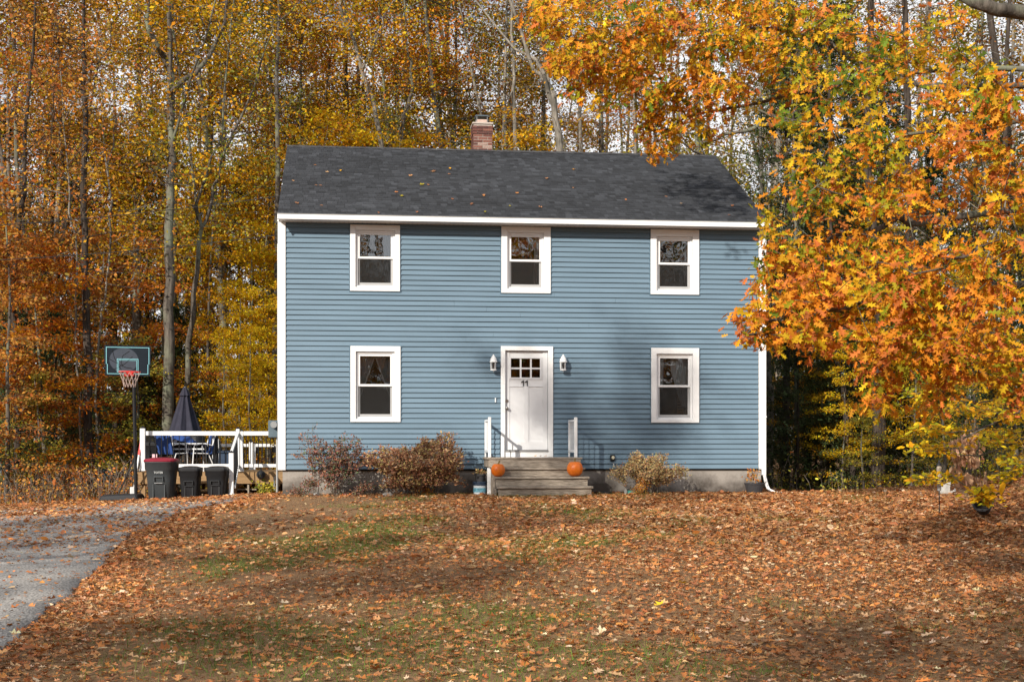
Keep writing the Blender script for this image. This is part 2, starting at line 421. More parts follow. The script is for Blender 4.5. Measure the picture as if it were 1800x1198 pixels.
# openings: trim outer rect, inner opening rect (pixels)
wins = {
 'UL': (615.5, 703, 396, 512, 625, 694.5, 405, 505),
 'UM': (881, 967.5, 399, 515.5, 891.5, 955.5, 409, 508),
 'UR': (1143, 1228, 404, 518, 1153.5, 1216.5, 416, 511.5),
 'LL': (616, 704, 608.3, 741.5, 625.5, 693.5, 618, 736),
 'LR': (1144, 1228, 611.5, 742.5, 1153.5, 1217, 622, 737),
}
def rectof(w):
    cx = (w[0] + w[1]) / 2
    x0 = H(w[0], 600)[0]; x1 = H(w[1], 600)[0]
    z1 = H(cx, w[2])[1]; z0 = H(cx, w[3])[1]
    return x0, x1, z0, z1
WR = {}
for k, w_ in wins.items():
    o = rectof(w_); i = rectof(w_[4:])
    WR[k] = (o, i)
dO = (H(880, 700)[0], H(971.5, 700)[0], H(925, 803)[1], H(925, 608.5)[1])
dI = (H(887.5, 700)[0], H(963, 700)[0], H(925, 790.5)[1], H(925, 616)[1])
openings = [WR[k][1] for k in WR] + [(dI[0], dI[1], dO[2], dI[3])]

def wall_with_holes(mb, x0, x1, z0, z1, holes, y0, y1):
    zs = sorted({z0, z1, *[h[2] for h in holes], *[h[3] for h in holes]})
    for a, b in zip(zs[:-1], zs[1:]):
        if b - a < 1e-4: continue
        m_ = (a + b) / 2; cur = x0
        for h in sorted([h for h in holes if h[2] < m_ < h[3]]):
            if h[0] > cur: mb.box(cur, h[0], y0, y1, a, b)
            cur = h[1]
        if cur < x1: mb.box(cur, x1, y0, y1, a, b)
wb = MB(); wall_with_holes(wb, 0.01, W - .01, ZB + .01, ZS + .2, openings, .004, .16)
wb.box(.01, .16, .165, DEP, ZB, ZS + .1); wb.box(W - .16, W - .01, .165, DEP, ZB, ZS + .1); wb.box(.165, W - .165, DEP - .15, DEP, ZB, ZS + .1)
# gable triangles
pitch = (ZR - ZF1) / (4.0 + OV)
for xa in (.01, W - .16):
    zt = ZF1 + pitch * (4.0 + OV) - .12; zl = ZS + .1
    y_l = .0
    wb.add([(xa, .02, zl), (xa, DEP - .02, zl), (xa, 4.0, zt), (xa + .15, .02, zl), (xa + .15, DEP - .02, zl), (xa + .15, 4.0, zt)],
           [(0, 2, 1), (3, 4, 5), (0, 1, 4, 3), (1, 2, 5, 4), (2, 0, 3, 5)])
wb.obj('wall', M['sheath'], house)
# side siding (gable ends), one joined part
sb = MB()
EX = .1045
z = ZB
while z < ZR - .3:
    ylo, yhi = 0.0, DEP
    if z > ZS:
        inset = (z + EX - ZF1) / pitch - OV + .05
        ylo = max(0, inset); yhi = DEP - ylo
    if yhi - ylo > .2:
        for sx, xo in ((-1, 0), (1, W)):
            a = xo + sx * .030; b = xo + sx * .006
            sb.add([(a, ylo, z), (a, yhi, z), (b, yhi, z + EX), (b, ylo, z + EX), (xo, ylo, z), (xo, yhi, z)],
                   [(0, 3, 2, 1) if sx > 0 else (0, 1, 2, 3), (0, 4, 5, 1)])
    z += EX
o = sb.obj('gable_siding', M['siding'], house); o['kind'] = 'stuff'
# front clapboards, piece by piece
ncourse = int(round((ZS - ZB) / EX)); EX = (ZS - ZB) / ncourse
XA, XB = .135, W - .135
for i in range(ncourse):
    z0 = ZB + i * EX; z1 = z0 + EX
    cuts = []
    for h in openings:
        if z1 > h[2] and z0 < h[3]: cuts.append((h[0] - .05, h[1] + .05))
    cuts.sort(); segs = []; cur = XA
    for a, b in cuts:
        segs.append((cur, a)); cur = b
    segs.append((cur, XB))
    for a, b in segs:
        parts = [(a, b)]
        if b - a > 4.5:
            c = a + (b - a) * R.uniform(.3, .7); parts = [(a, c), (c + .003, b)]
        for p, q in parts:
            yj = R.uniform(-.0012, .0012)
            mb = MB(); L_ = (q - p)
            sag = [R.uniform(-.0012, .0012) for _ in range(4)]
            vs = []; n = max(2, int(L_ / 1.2) + 1)
            for k in range(n + 1):
                x = p + L_ * k / n; s_ = .0016 * math.sin(x * 1.7 + i * .8)
                vs += [(x, -.036 + yj + s_, z0), (x, -.008 + yj, z1 + .006), (x, .002, z0 + .004), (x, -.038 + yj + s_, z0 + .012)]
            fs = []
            for k in range(n):
                b0 = 4 * k; fs += [(b0, b0 + 4, b0 + 7, b0 + 3), (b0 + 3, b0 + 7, b0 + 5, b0 + 1), (b0 + 2, b0 + 6, b0 + 4, b0)]
            fs += [(0, 3, 1, 2), (4*n, 4*n + 2, 4*n + 1, 4*n + 3)]
            mb.add(vs, fs); mb.obj('clapboard', M['siding'], house)
# corner boards, painted shade line under the siding, foundation
MB().box(-.035, .125, -.05, .12, ZB - .015, ZF0).obj('corner_board', M['white'], house, bevel=.006)
MB().box(W - .125, W + .035, -.05, .12, ZB - .015, ZF0).obj('corner_board', M['white'], house, bevel=.006)
MB().box(XA, XB, -.012, .0, ZB - .03, ZB - .002).obj('shadow_strip', M['shadow_gap'], house)  # dark strip standing in for the shade below the lowest board
MB().box(.06, W - .06, .02, DEP - .05, -.7, ZB + .008).obj('foundation', M['concrete'], house)
# roof
rf = MB(); t_ = .05
def slope(mb, x0, x1, y0, z0, y1, z1, th):
    mb.add([(x0, y0, z0), (x1, y0, z0), (x1, y1, z1), (x0, y1, z1), (x0, y0, z0 - th), (x1, y0, z0 - th), (x1, y1, z1 - th), (x0, y1, z1 - th)],
           [(0, 1, 2, 3), (7, 6, 5, 4), (0, 4, 5, 1), (1, 5, 6, 2), (2, 6, 7, 3), (3, 7, 4, 0)])
slope(rf, XL + .02, XR - .02, -OV, ZF1, 4.0, ZR, .06)
slope(rf, XL + .02, XR - .02, 2 * 4.0 + OV, ZF1, 4.003, ZR, .06)
roof = rf.obj('roof', M['shadow_gap'], house)
def shingles():
    L_ = math.hypot(4.0 + OV, ZR - ZF1); ca = (4.0 + OV) / L_; sa = (ZR - ZF1) / L_
    V = []; Q = []; Cc = []
    rows = int(L_ / .138) + 1
    for side in (0, 1):
        for r in range(rows):
            s0 = r * .138 - .02; s1 = min(s0 + .30, L_ + .01)
            x = XL + .005 - R.uniform(0, .3)
            while x < XR:
                wd = R.choice((.08, .11, .14, .17, .2)) * R.uniform(.9, 1.1); xa = max(x, XL + .005); xb = min(x + wd, XR - .005); x += wd + .004
                if xb - xa < .03: continue
                thick = .010 if R.random() < .5 else .018
                base = R.choice((.026, .032, .036, .046, .034, .030, .040)) * R.uniform(.85, 1.15)
                base *= 1 + .14 * math.sin(xa * .8 + r * .11)*math.sin(r*.31)
                c = (base * .90, base * .98, base * 1.16)
                b = len(V)
                for (xx, ss, hh) in ((xa, s0, thick + .006), (xb, s0, thick + .006), (xb, s1, .003), (xa, s1, .003), (xa, s0, 0), (xb, s0, 0)):
                    y = -OV + ss * ca - hh * sa; z = ZF1 + ss * sa + hh * ca
                    if side: y = 8.0 - y
                    V.append((xx, y, z)); Cc.append(c)
                if side: Q += [(b, b + 3, b + 2, b + 1), (b, b + 1, b + 5, b + 4)]
                else: Q += [(b, b + 1, b + 2, b + 3), (b, b + 4, b + 5, b + 1)]
    # ridge caps
    x = XL
    while x < XR - .05:
        base = R.uniform(.04, .07); c = (base, base, base * 1.08); b = len(V); x1 = min(x + .16, XR)
        for xx, hh in ((x, .022), (x1, .012)):
            for yy in (-.13, 0, .13): V.append((xx, 4.0 + yy, ZR + hh - abs(yy) * pitch + .012)); Cc.append(c)
        Q += [(b, b + 3, b + 4, b + 1), (b + 1, b + 4, b + 5, b + 2)]; x += .14
    o = link('shingle_courses', np_mesh('shingles', np.array(V), np.array(Q), M['shingle'], np.array(Cc)), roof); o['kind'] = 'stuff'
shingles()
# fascia, rakes, soffit, drip edge
MB().box(XL, XR, -OV - .022, -OV, ZF0, ZF1 - .012).obj('fascia', M['white'], house, bevel=.003)
MB().box(XL - .01, XR + .01, -OV - .035, -OV + .02, ZF1 - .010, ZF1 - .002).obj('drip_edge', M['metal_grey'], house)
for xx in (XL, XR - .03):
    mb = MB()
    for (ya, yb) in ((-OV, 4.0), (8 + OV, 4.0)):
        mb.add([(xx, ya, ZF1 - .17), (xx + .03, ya, ZF1 - .17), (xx + .03, yb, ZR - .17), (xx, yb, ZR - .17),
                (xx, ya, ZF1 - .062), (xx + .03, ya, ZF1 - .062), (xx + .03, yb, ZR - .062), (xx, yb, ZR - .062)],
               [(0, 3, 2, 1), (4, 5, 6, 7), (0, 1, 5, 4), (1, 2, 6, 5), (2, 3, 7, 6), (3, 0, 4, 7)])
    mb.obj('rake_board', M['white'], house)
sf = MB(); n = 108
for k in range(n):
    a = XL + .03 + (XR - XL - .06) * k / n; b = XL + .03 + (XR - XL - .06) * (k + 1) / n
    sf.box(a, b - .018, -OV + .001, -.002, ZF0 + .002, ZF0 + .012); sf.box(b - .018, b, -OV + .001, -.002, ZF0 + .008, ZF0 + .012)
o = sf.obj('soffit', M['soffit'], house)
MB().box(XL + .03, XR - .03, 8.01, 8 + OV, ZF0, ZF0 + .012).obj('soffit', M['soffit'], house)
MB().box(XL, XR, 8 + OV, 8 + OV + .02, ZF0, ZF1 - .012).obj('fascia', M['white'], house)

# windows
def glass(name, tint=(.9, .93, .95), refl=.16):
    m, t, p, N, L = new_mat(name)
    N.remove(p); g = N.new('ShaderNodeBsdfGlossy'); g.inputs['Roughness'].default_value = .015
    tr = N.new('ShaderNodeBsdfTransparent'); tr.inputs[0].default_value = (*tint, 1)
    lw = N.new('ShaderNodeFresnel'); lw.inputs[0].default_value = 1.6
    a = N.new('ShaderNodeMath'); a.operation = 'ADD'; a.inputs[1].default_value = refl; L.new(lw.outputs[0], a.inputs[0])
    tc = N.new('ShaderNodeTexCoord'); n = N.new('ShaderNodeTexNoise'); n.inputs['Scale'].default_value = 1.6; L.new(tc.outputs['Object'], n.inputs['Vector'])
    b = N.new('ShaderNodeBump'); b.inputs['Strength'].default_value = .12; b.inputs['Distance'].default_value = .05; L.new(n.outputs[0], b.inputs['Height'])
    L.new(b.outputs[0], g.inputs['Normal'])
    mx = N.new('ShaderNodeMixShader'); L.new(a.outputs[0], mx.inputs[0]); L.new(tr.outputs[0], mx.inputs[1]); L.new(g.outputs[0], mx.inputs[2])
    L.new(mx.outputs[0], N['Material Output'].inputs[0]); return m
M['glass'] = glass('window_glass', refl=.10)
M['glass_low'] = glass('screened_glass', (.7, .7, .7), refl=.0)
def screen_mat():
    m, t, p, N, L = new_mat('insect_screen')
    p.inputs['Base Color'].default_value = (.03, .03, .03, 1); p.inputs['Roughness'].default_value = .7
    tr = N.new('ShaderNodeBsdfTransparent'); mx = N.new('ShaderNodeMixShader'); mx.inputs[0].default_value = .30
    L.new(tr.outputs[0], mx.inputs[1]); L.new(p.outputs[0], mx.inputs[2]); L.new(mx.outputs[0], N['Material Output'].inputs[0]); return m
M['screen'] = screen_mat()

def frame_boxes(mb, x0, x1, z0, z1, wl, wr, wb_, wt, y0, y1):
    mb.box(x0, x0 + wl, y0, y1, z0, z1); mb.box(x1 - wr, x1, y0, y1, z0, z1)
    mb.box(x0 + wl, x1 - wr, y0, y1, z0, z0 + wb_); mb.box(x0 + wl, x1 - wr, y0, y1, z1 - wt, z1); return mb
def curtain(name, win, x0, x1, z0, z1, y, m, taper=None, folds=7):
    """a hanging cloth with folds; taper(u) -> (left,right) fractions at height u from the top"""
    mb = MB(); nu, nv = 22, 14; V = []; Fc = []
    for j in range(nv + 1):
        v = j / nv; a, b = taper(v) if taper else (0, 1)
        for i in range(nu + 1):
            u = i / nu; x = x0 + (x1 - x0) * (a + (b - a) * u)
            V.append((x, y + .018 * math.sin(u * folds * 2 * math.pi + .6 * math.sin(v * 3)), z1 + (z0 - z1) * v))
    for j in range(nv):
        for i in range(nu):
            k = j * (nu + 1) + i; Fc.append((k, k + nu + 1, k + nu + 2, k + 1))
    mb.add(V, Fc); return mb.obj(name, m, win, smooth=True)
def make_window(key, label, meet_px):
    (ox0, ox1, oz0, oz1), (ix0, ix1, iz0, iz1) = WR[key]
    top = min(oz1, ZF0 - .002)
    mb = MB(); frame_boxes(mb, ox0, ox1, oz0, top, ix0 - ox0, ox1 - ix1, iz0 - oz0, max(.03, top - iz1), -.058, -.002)
    win = mb.obj('window', M['white'], house, bevel=.004); win['label'] = label
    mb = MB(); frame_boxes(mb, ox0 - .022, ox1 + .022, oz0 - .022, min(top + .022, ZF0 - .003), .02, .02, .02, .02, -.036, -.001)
    mb.obj('trim_shadow_channel', M['siding_dark'], win)  # channel round the casing, its thin shadow put into the darker blue
    mb = MB(); frame_boxes(mb, ix0, ix1, iz0, iz1, .045, .045, .04, .045, -.004, .10); mb.obj('window_frame', M['white'], win, bevel=.004)
    zm = H((wins[key][0] + wins[key][1]) / 2, meet_px)[1]
    a, b = ix0 + .045, ix1 - .045; c, d = iz0 + .04, iz1 - .045
    mb = MB(); frame_boxes(mb, a, b, zm - .02, d, .042, .042, .045, .045, .012, .045); mb.obj('upper_sash', M['white'], win, bevel=.003)
    mb = MB(); frame_boxes(mb, a, b, c, zm + .02, .042, .042, .062, .045, .048, .08); mb.obj('lower_sash', M['white'], win, bevel=.003)
    MB().box(a + .04, b - .04, .026, .032, zm + .02, d - .04).obj('pane', M['glass'], win)
    MB().box(a + .04, b - .04, .062, .068, c + .055, zm - .02).obj('pane', M['glass_low'], win)
    MB().add([(a + .001, .006, c), (b - .001, .006, c), (b - .001, .006, zm - .018), (a + .001, .006, zm - .018)], [(0, 1, 2, 3)]).obj('insect_screen', M['screen'], win)
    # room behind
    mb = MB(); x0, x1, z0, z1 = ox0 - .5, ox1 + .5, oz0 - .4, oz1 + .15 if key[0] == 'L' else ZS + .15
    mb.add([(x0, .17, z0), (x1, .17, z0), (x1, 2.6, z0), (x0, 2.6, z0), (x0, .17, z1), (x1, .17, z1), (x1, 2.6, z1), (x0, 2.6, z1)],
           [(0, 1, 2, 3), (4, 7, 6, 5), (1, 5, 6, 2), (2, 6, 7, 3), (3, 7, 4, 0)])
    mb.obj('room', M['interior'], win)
    return win, a, b, c, d, zm
w1, a, b, c, d, zm = make_window('UL', 'upper floor window nearest the left corner', 453)
curtain('curtain', w1, b - .17, b - .02, c, d, .2, M['curtain_blue'], folds=3)
curtain('curtain', w1, a + .01, a + .07, c, d, .2, M['curtain_blue'], folds=1)
w2, a, b, c, d, zm = make_window('UM', 'upper floor window above the front door', 458)
curtain('curtain', w2, b - .13, b - .02, c, d, .2, M['curtain_white'], folds=2)
w3, a, b, c, d, zm = make_window('UR', 'upper floor window nearest the right corner', 463.5)
curtain('curtain', w3, b - .07, b, c, d, .2, M['curtain_white'], folds=1)
w4, a, b, c, d, zm = make_window('LL', 'ground floor window behind the shrubs left of the door', 677)
curtain('curtain', w4, a, (a + b) / 2 + .02, zm - .25, d, .2, M['curtain_grey'], lambda v: (0, 1 - .98 * v), folds=6)
curtain('curtain', w4, (a + b) / 2 - .02, b, zm - .25, d, .2, M['curtain_grey'], lambda v: (.98 * v, 1), folds=6)
for p, q in (((a + b) / 2, a + .04), ((a + b) / 2, b - .04)):
    MB().bar((p, .165, d - .02), (q, .165, zm - .25), .016, .022).obj('curtain_hem', M['curtain_white'], w4)
w5, a, b, c, d, zm = make_window('LR', 'ground floor window right of the front steps', 678.5)
curtain('curtain', w5, a, a + .17, zm - .05, d - .03, .2, M['curtain_white'], lambda v: (0, 1 - .2 * v), folds=4)
curtain('curtain', w5, b - .42, b, zm - .42, d - .03, .2, M['curtain_white'], lambda v: (.1 + .75 * max(0, v - .25), 1), folds=6)
mb = MB()
for k in range(7): mb.box(b - .17, b - .02, .5, .52, c + .05 + k * .062, c + .05 + k * .062 + .04)
mb.obj('shutter', M['tan'], w5)

# front door
mb = MB(); frame_boxes(mb, dO[0], dO[1], dO[2], dO[3], dI[0] - dO[0], dO[1] - dI[1], .001, dO[3] - dI[3], -.062, -.002)
mb.box(dI[0], dI[1], -.052, -.002, dO[2] + .001, dI[2] - .03); mb.obj('door_frame', M['white'], house, bevel=.004)
MB().box(dI[0], dI[1], -.075, .03, dI[2] - .03, dI[2]).obj('threshold', M['metal_grey'], house)
dx0, dx1, dz0, dz1 = dI[0] + .004, dI[1] - .004, dI[2] + .005, dI[3] - .004
gx = [H(p, 640)[0] for p in (898.5, 914, 917, 932, 935, 949.5)]
gzs = [H(925, p)[1] for p in (663, 648.5, 645.5, 630)]
yf = .012
holes = [(gx[0], gx[1]), (gx[2], gx[3]), (gx[4], gx[5])]
mb = MB(); rects = [(x0, x1, z0, z1) for (x0, x1) in holes for (z0, z1) in ((gzs[0], gzs[1]), (gzs[2], gzs[3]))]
wall_with_holes(mb, dx0, dx1, dz0, dz1, rects, yf + .016, yf + .045)
zr = H(925, 678)[1]; zb_ = dz0 + .17; xm = (dx0 + dx1) / 2; st = .095
frame_boxes(mb, dx0, dx1, dz0, zr, st, st, .17, .012, yf, yf + .017)       # lower stiles and rails
mb.box(xm - .05, xm + .05, yf, yf + .017, zb_, zr - .012)
frame_boxes(mb, dx0, dx1, zr, dz1, st, st, .0, .08, yf, yf + .017) if False else None
mb.box(dx0, dx0 + st, yf, yf + .017, zr, dz1); mb.box(dx1 - st, dx1, yf, yf + .017, zr, dz1)
frame_boxes(mb, gx[0] - .035, gx[5] + .035, gzs[0] - .035, gzs[3] + .035, .03, .03, .03, .03, yf - .004, yf + .01)
door = mb.obj('door', M['white_door'], house)
for (x0, x1, z0, z1) in rects: MB().box(x0, x1, yf + .02, yf + .026, z0, z1).obj('pane', M['glass_low'], door)
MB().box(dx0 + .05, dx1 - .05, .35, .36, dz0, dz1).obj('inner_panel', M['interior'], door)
hx = H(891, 703)[0]
for py, nm in ((704, 'deadbolt'), (717, 'handle')):
    z = H(891, py)[1]; mb = MB()
    mb.tube([(hx, yf, z), (hx, yf - .02, z)], [.032, .032], 14)
    if nm == 'handle': mb.tube([(hx, yf - .02, z), (hx, yf - .035, z), (hx, yf - .05, z), (hx, yf - .075, z), (hx, yf - .085, z)], [.012, .014, .03, .03, .015], 14)
    else: mb.tube([(hx, yf - .02, z), (hx, yf - .03, z)], [.016, .014], 12)
    mb.obj(nm, M['nickel'], door, smooth=False)
# number 11
zt, zbm = H(923, 668)[1], H(923, 678.5)[1]
for px in (919.6, 926.2):
    x = H(px, 672)[0]; hgt = zt - zbm; mb = MB()
    mb.add([(x, yf - .006, zbm), (x + .016, yf - .006, zbm), (x + .016, yf - .006, zt), (x + .004, yf - .006, zt), (x - .040, yf - .006, zt - .035), (x - .040, yf - .006, zt - .055), (x, yf - .006, zt - .03),
            (x, yf + .001, zbm), (x + .016, yf + .001, zbm), (x + .016, yf + .001, zt), (x + .004, yf + .001, zt), (x - .040, yf + .001, zt - .035), (x - .040, yf + .001, zt - .055), (x, yf + .001, zt - .03)],
           [(0, 1, 2, 3, 6), (3, 4, 5, 6), (7, 0, 6, 13), (1, 8, 9, 2), (2, 9, 10, 3), (3, 10, 11, 4), (4, 11, 12, 5), (5, 12, 13, 6), (0, 7, 8, 1)])
    mb.obj('house_number', M['ink'], door)['label'] = 'black numeral 1'

# lanterns
def lantern(px, label):
    x = H(px, 640)[0]; z = H(px, 640)[1]; y = -.17; 
    mb = MB(); mb.box(x - .05, x + .05, -.045, -.03, z - .10, z + .12)     # back plate
    mb.bar((x, -.04, z + .06), (x, y, z + .10), .02, .02); 
    mb.lathe([(.012, .20), (.02, .175), (.03, .165), (.055, .12), (.075, .06), (.082, .045), (.078, .035), (.06, .032)], 12, (x, y, z - .005))
    for k in range(4):
        t = math.pi * k / 2 + .5; mb.bar((x + .062 * math.cos(t), y + .062 * math.sin(t), z + .03), (x + .055 * math.cos(t), y + .055 * math.sin(t), z - .115), .008, .008)
    mb.lathe([(.058, -.112), (.066, -.12), (.066, -.135), (.05, -.14), (.01, -.15), (.008, -.165)], 12, (x, y, z), close=True)
    o = mb.obj('wall_lantern', M['white'], house, smooth=False); o['label'] = label
    MB().lathe([(.052, -.11), (.056, .03)], 4, (x, y, z)).obj('lantern_glass', M['glass_low'], o)
    MB().lathe([(.014, .03), (.026, .0), (.03, -.03), (.02, -.07), (.012, -.11)], 10, (x, y, z), close=True).obj('bulb', M['lamp_glass'], o, smooth=True)
lantern(866, 'white lantern on the wall left of the door'); lantern(988, 'white lantern on the wall right of the door')
x, z = H(870.5, 703); MB().box(x - .012, x + .012, -.06, -.03, z - .045, z + .045).obj('doorbell', M['white'], house, bevel=.003)
# outlet box with a cover and hose tap right of the steps
x, z = H(1076, 804); bx = MB().box(x - .05, x + .045, -.075, -.03, z - .065, z + .06).obj('outlet_box', M['ink'], house)
MB().lathe([(.03, 0), (.034, .01), (.02, .016), (.006, .018)], 12, close=True).obj('socket', M['cream_box'], bx, loc=(x + .005, -.078, z + .005), rot=(rad(90), 0, 0))
mb = MB(); mb.tube([(x + .01, -.04, z - .12), (x + .01, -.11, z - .12), (x + .012, -.13, z - .17)], .012, 8); mb.box(x - .02, x + .04, -.125, -.11, z - .115, z - .105)
mb.obj('hose_tap', M['metal_grey'], house)
# downspout + kick-out at the right corner
xc = H(1338, 700)[0] + .01
mb = MB()
zs_ = H(1344, 834)[1]
nseg = 24
mb.box(xc - .02, xc + .065, -.115, -.052, zs_, ZF0 - .03)
for k in range(3): mb.box(xc - .008 + k * .025, xc + .004 + k * .025, -.121, -.114, zs_, ZF0 - .03)
dsp = mb.obj('downspout', M['white'], house)
# elbow
p = [(xc + .03, -.085, zs_ + .04), (xc + .045, -.09, zs_ - .06), (xc + .09, -.10, zs_ - .24), (xc + .13, -.12, zs_ - .32), (xc + .25, -.16, zs_ - .38), (xc + .48, -.26, zs_ - .405)]
MB().tube(p, [.036, .036, .037, .038, .037, .036], 8).obj('kickout_pipe', M['white'], dsp)
for zz in (1.6, 3.6): MB().box(xc - .03, xc + .075, -.124, -.05, zz, zz + .03).obj('strap', M['white'], dsp)
# utility meter on the left side, showing past the corner
o = MB().box(-.28, -.04, .9, 1.15, H(487, 768)[1], H(487, 737)[1]).obj('utility_meter', M['meter'], house, bevel=.01)
mb = MB(); mb.tube([(-.16, .9, H(487, 745)[1]), (-.16, .78, H(487, 745)[1])], [.075, .07], 16); mb.obj('meter_glass', M['metal_grey'], o)
MB().tube([(-.08, 1.0, H(487, 737)[1]), (-.08, 1.0, ZF0 - .3)], .02, 8).obj('conduit', M['metal_grey'], o)
MB().tube([(-.1, 1.0, .02), (-.1, 1.0, H(487, 768)[1])], .025, 8).obj('conduit', M['metal_grey'], o)

# chimney, brick by brick
def chimney():
    yo = 4.5; x0 = H(832, 250, yo)[0]; x1 = H(865.5, 250, yo)[0]; dp = .62
    zt = H(848, 217, yo)[1]; zb = ZR - .5; ch = MB().box(x0 + .008, x1 - .008, yo + .008, yo + dp - .008, zb, zt - .02).obj('chimney', M['mortar'], house)
    bh, mj = .057, .0105; cols = [(.125, .052, .042), (.16, .062, .046), (.10, .046, .04), (.19, .085, .065), (.14, .065, .055), (.30, .21, .18)]
    meshes = {}
    def brick(xa, xb, ya, yb, za, zb_, ci):
        key = (round(xb - xa, 3), round(yb - ya, 3), ci)
        if key not in meshes:
            l, w_ = key[0], key[1]; b = MB().box(0, l, 0, w_, 0, bh); me = b.mesh('brick', M['brick'])
            import bmesh
            bm = bmesh.new(); bm.from_mesh(me); bmesh.ops.bevel(bm, geom=list(bm.edges), offset=.004, segments=1, affect='EDGES'); bm.to_mesh(me); bm.free()
            a = me.color_attributes.new('Col', 'FLOAT_COLOR', 'POINT')
            for d_ in a.data: d_.color = (*cols[ci], 1)
            meshes[key] = me
        j = R.uniform(-.003, .003)
        link('brick', meshes[key], ch, (xa + j * .5, ya + j, za))
    z = zb; r = 0; Wd = x1 - x0
    while z + bh < zt:
        corb = .014 if z > zt - .30 else 0
        n = 2; L_ = (Wd + 2 * corb - mj) / 2
        fx0, fx1 = x0 - corb, x1 + corb
        # front and back faces
        for (ya) in (yo - corb, yo + dp - .1 + corb):
            if r % 2 == 0:
                for k in range(2): brick(fx0 + k * (L_ + mj), fx0 + k * (L_ + mj) + L_, ya, ya + .1, z, z + bh, R.choice((0, 0, 1, 1, 2, 3, 4, 5) if z > ZR - .1 else (0, 1)))
            else:
                q = (L_ - mj) / 2
                brick(fx0, fx0 + q, ya, ya + .1, z, z + bh, R.choice((0, 1, 2, 3, 4)))
                brick(fx0 + q + mj, fx0 + q + mj + L_, ya, ya + .1, z, z + bh, R.choice((0, 1, 2, 3, 4, 5)))
                brick(fx1 - q, fx1, ya, ya + .1, z, z + bh, R.choice((0, 1, 2, 3, 4)))
        for xa in (fx0, fx1 - .1):
            l = (dp - .2 + 2 * corb - 3 * mj) / 2
            for k in range(2): brick(xa, xa + .1, yo - corb + .1 + mj + k * (l + mj), yo - corb + .1 + mj + k * (l + mj) + l, z, z + bh, R.choice((0, 1, 2, 3, 4)))
        z += bh + mj; r += 1
    MB().box(x0 - .02, x1 + .02, yo - .02, yo + dp + .02, zt - .012, zt + .025).obj('mortar_cap', M['mortar'], ch)
    xm = (x0 + x1) / 2; MB().box(xm - .13, xm + .11, yo + .15, yo + .42, zt + .02, zt + .13).obj('flue', M['clay'], ch)
    zc = H(848, 201, yo)[1]
    MB().box(xm - .16, xm + .15, yo + .12, yo + .5, zc - .01, zc + .012).obj('flue_cap', M['meter'], ch)
    mb = MB()
    for sx in (-.13, .12):
        for yy in (.15, .45): mb.bar((xm + sx, yo + yy, zt + .02), (xm + sx, yo + yy, zc - .008), .012, .012)
    mb.obj('cap_legs', M['metal_grey'], ch)
chimney()

# ------------------------------------------------------------------ front steps
steps = empty('front_steps', (corner.x, corner.y, 0), TH)
tag(steps, 'weathered timber front steps with white side railings below the white door', 'steps')
def step_part(name, mb, m=None, bevel=.005): return mb.obj(name, m or M['wood_grey'], steps, bevel=bevel)
LD = 1.05                                              # landing depth
sx0 = H(859, 803, -LD)[0]; sx1 = H(1021, 803, -LD)[0]; zl = H(925, 803.5, -LD)[1]
zg = float(gz(0, 27.6)); nst = 4; hgt = [H(925, p, -LD - .27 * i)[1] for i, p in enumerate((803.5, 821.5, 837.5, 854.5))]
for k in range(7):
    ya = -LD - .02 + k * (LD - .05) / 7; step_part('landing_board', MB().box(sx0 - .03, sx1 + .03, ya, ya + (LD - .05) / 7 - .006, zl - .038, zl))
step_part('rim_joist', MB().box(sx0, sx1, -LD, -LD + .04, hgt[1] + .0, zl - .04))
step_part('side_joist', MB().box(sx0, sx0 + .04, -LD + .045, -.04, zl - .2, zl - .04)); step_part('side_joist', MB().box(sx1 - .04, sx1, -LD + .045, -.04, zl - .2, zl - .04))
wl = [sx0 - .0, sx0 + .055, sx0 + .08, sx0 + .10]; wr = [sx1, sx1 + .02, sx1 + .06, sx1 + .09]
for i in range(1, 4):
    y1 = -LD - .27 * (i - 1); y0 = -LD - .27 * i
    for a_, b_ in ((y0 - .042, (y0 + y1) / 2 - .02), ((y0 + y1) / 2 - .014, y1 - .001)):
        step_part('tread', MB().box(wl[i] - .02, wr[i] + .02, a_, b_, hgt[i] - .04, hgt[i]))
    zlow = hgt[i + 1] if i < 3 else -.08
    step_part('riser', MB().box(wl[i] + .01, wr[i] - .01, y0, y0 + .03, zlow + .001, hgt[i] - .042))
for xx in (sx0 + .06, sx1 - .02): 
    mb = MB(); ys_ = [-LD - .27 * i for i in range(4)]
    for i in range(3): mb.box(xx - .02 + .001, xx + .02, ys_[i + 1] + .035, ys_[i] - .002, -.1, hgt[i + 1] - .045)
    step_part('stringer', mb)
step_part('post', MB().box(sx0 - .02, sx0 + .07, -LD + .05, -LD + .14, -.1, zl - .21), M['white']); step_part('post', MB().box(sx1 - .09, sx1, -LD + .05, -LD + .14, -.1, zl - .21), M['white'])
# railings (perpendicular to the wall)
def railing(xw):
    y0, y1 = -LD + .08, -.10
    zt = zl + .80; rl = MB().box(xw - .016, xw + .016, y0 + .045, y1 - .045, zt - .075, zt - .03).obj('railing', M['white'], steps)
    MB().box(xw - .02, xw + .02, y0 + .045, y1 - .045, zl + .10, zl + .15).obj('bottom_rail', M['white'], rl)
    for yy in (y0, y1): MB().box(xw - (.030 if yy == y0 else .016), xw + (.030 if yy == y0 else .016), yy - .035, yy + .035, zl + .001, zt + .01 - (0 if yy == y0 else .04)).obj('rail_post', M['white'], rl, bevel=.006)
    n = 4
    for k in range(n):
        yy = y0 + .045 + (y1 - y0 - .09) * (k + 1) / (n + 1); MB().box(xw - .005, xw + .005, yy - .010, yy + .010, zl + .15, zt - .075).obj('baluster', M['white'], rl)
railing(H(860.5, 770, -LD + .08)[0]); railing(H(1012, 770, -LD + .08)[0])

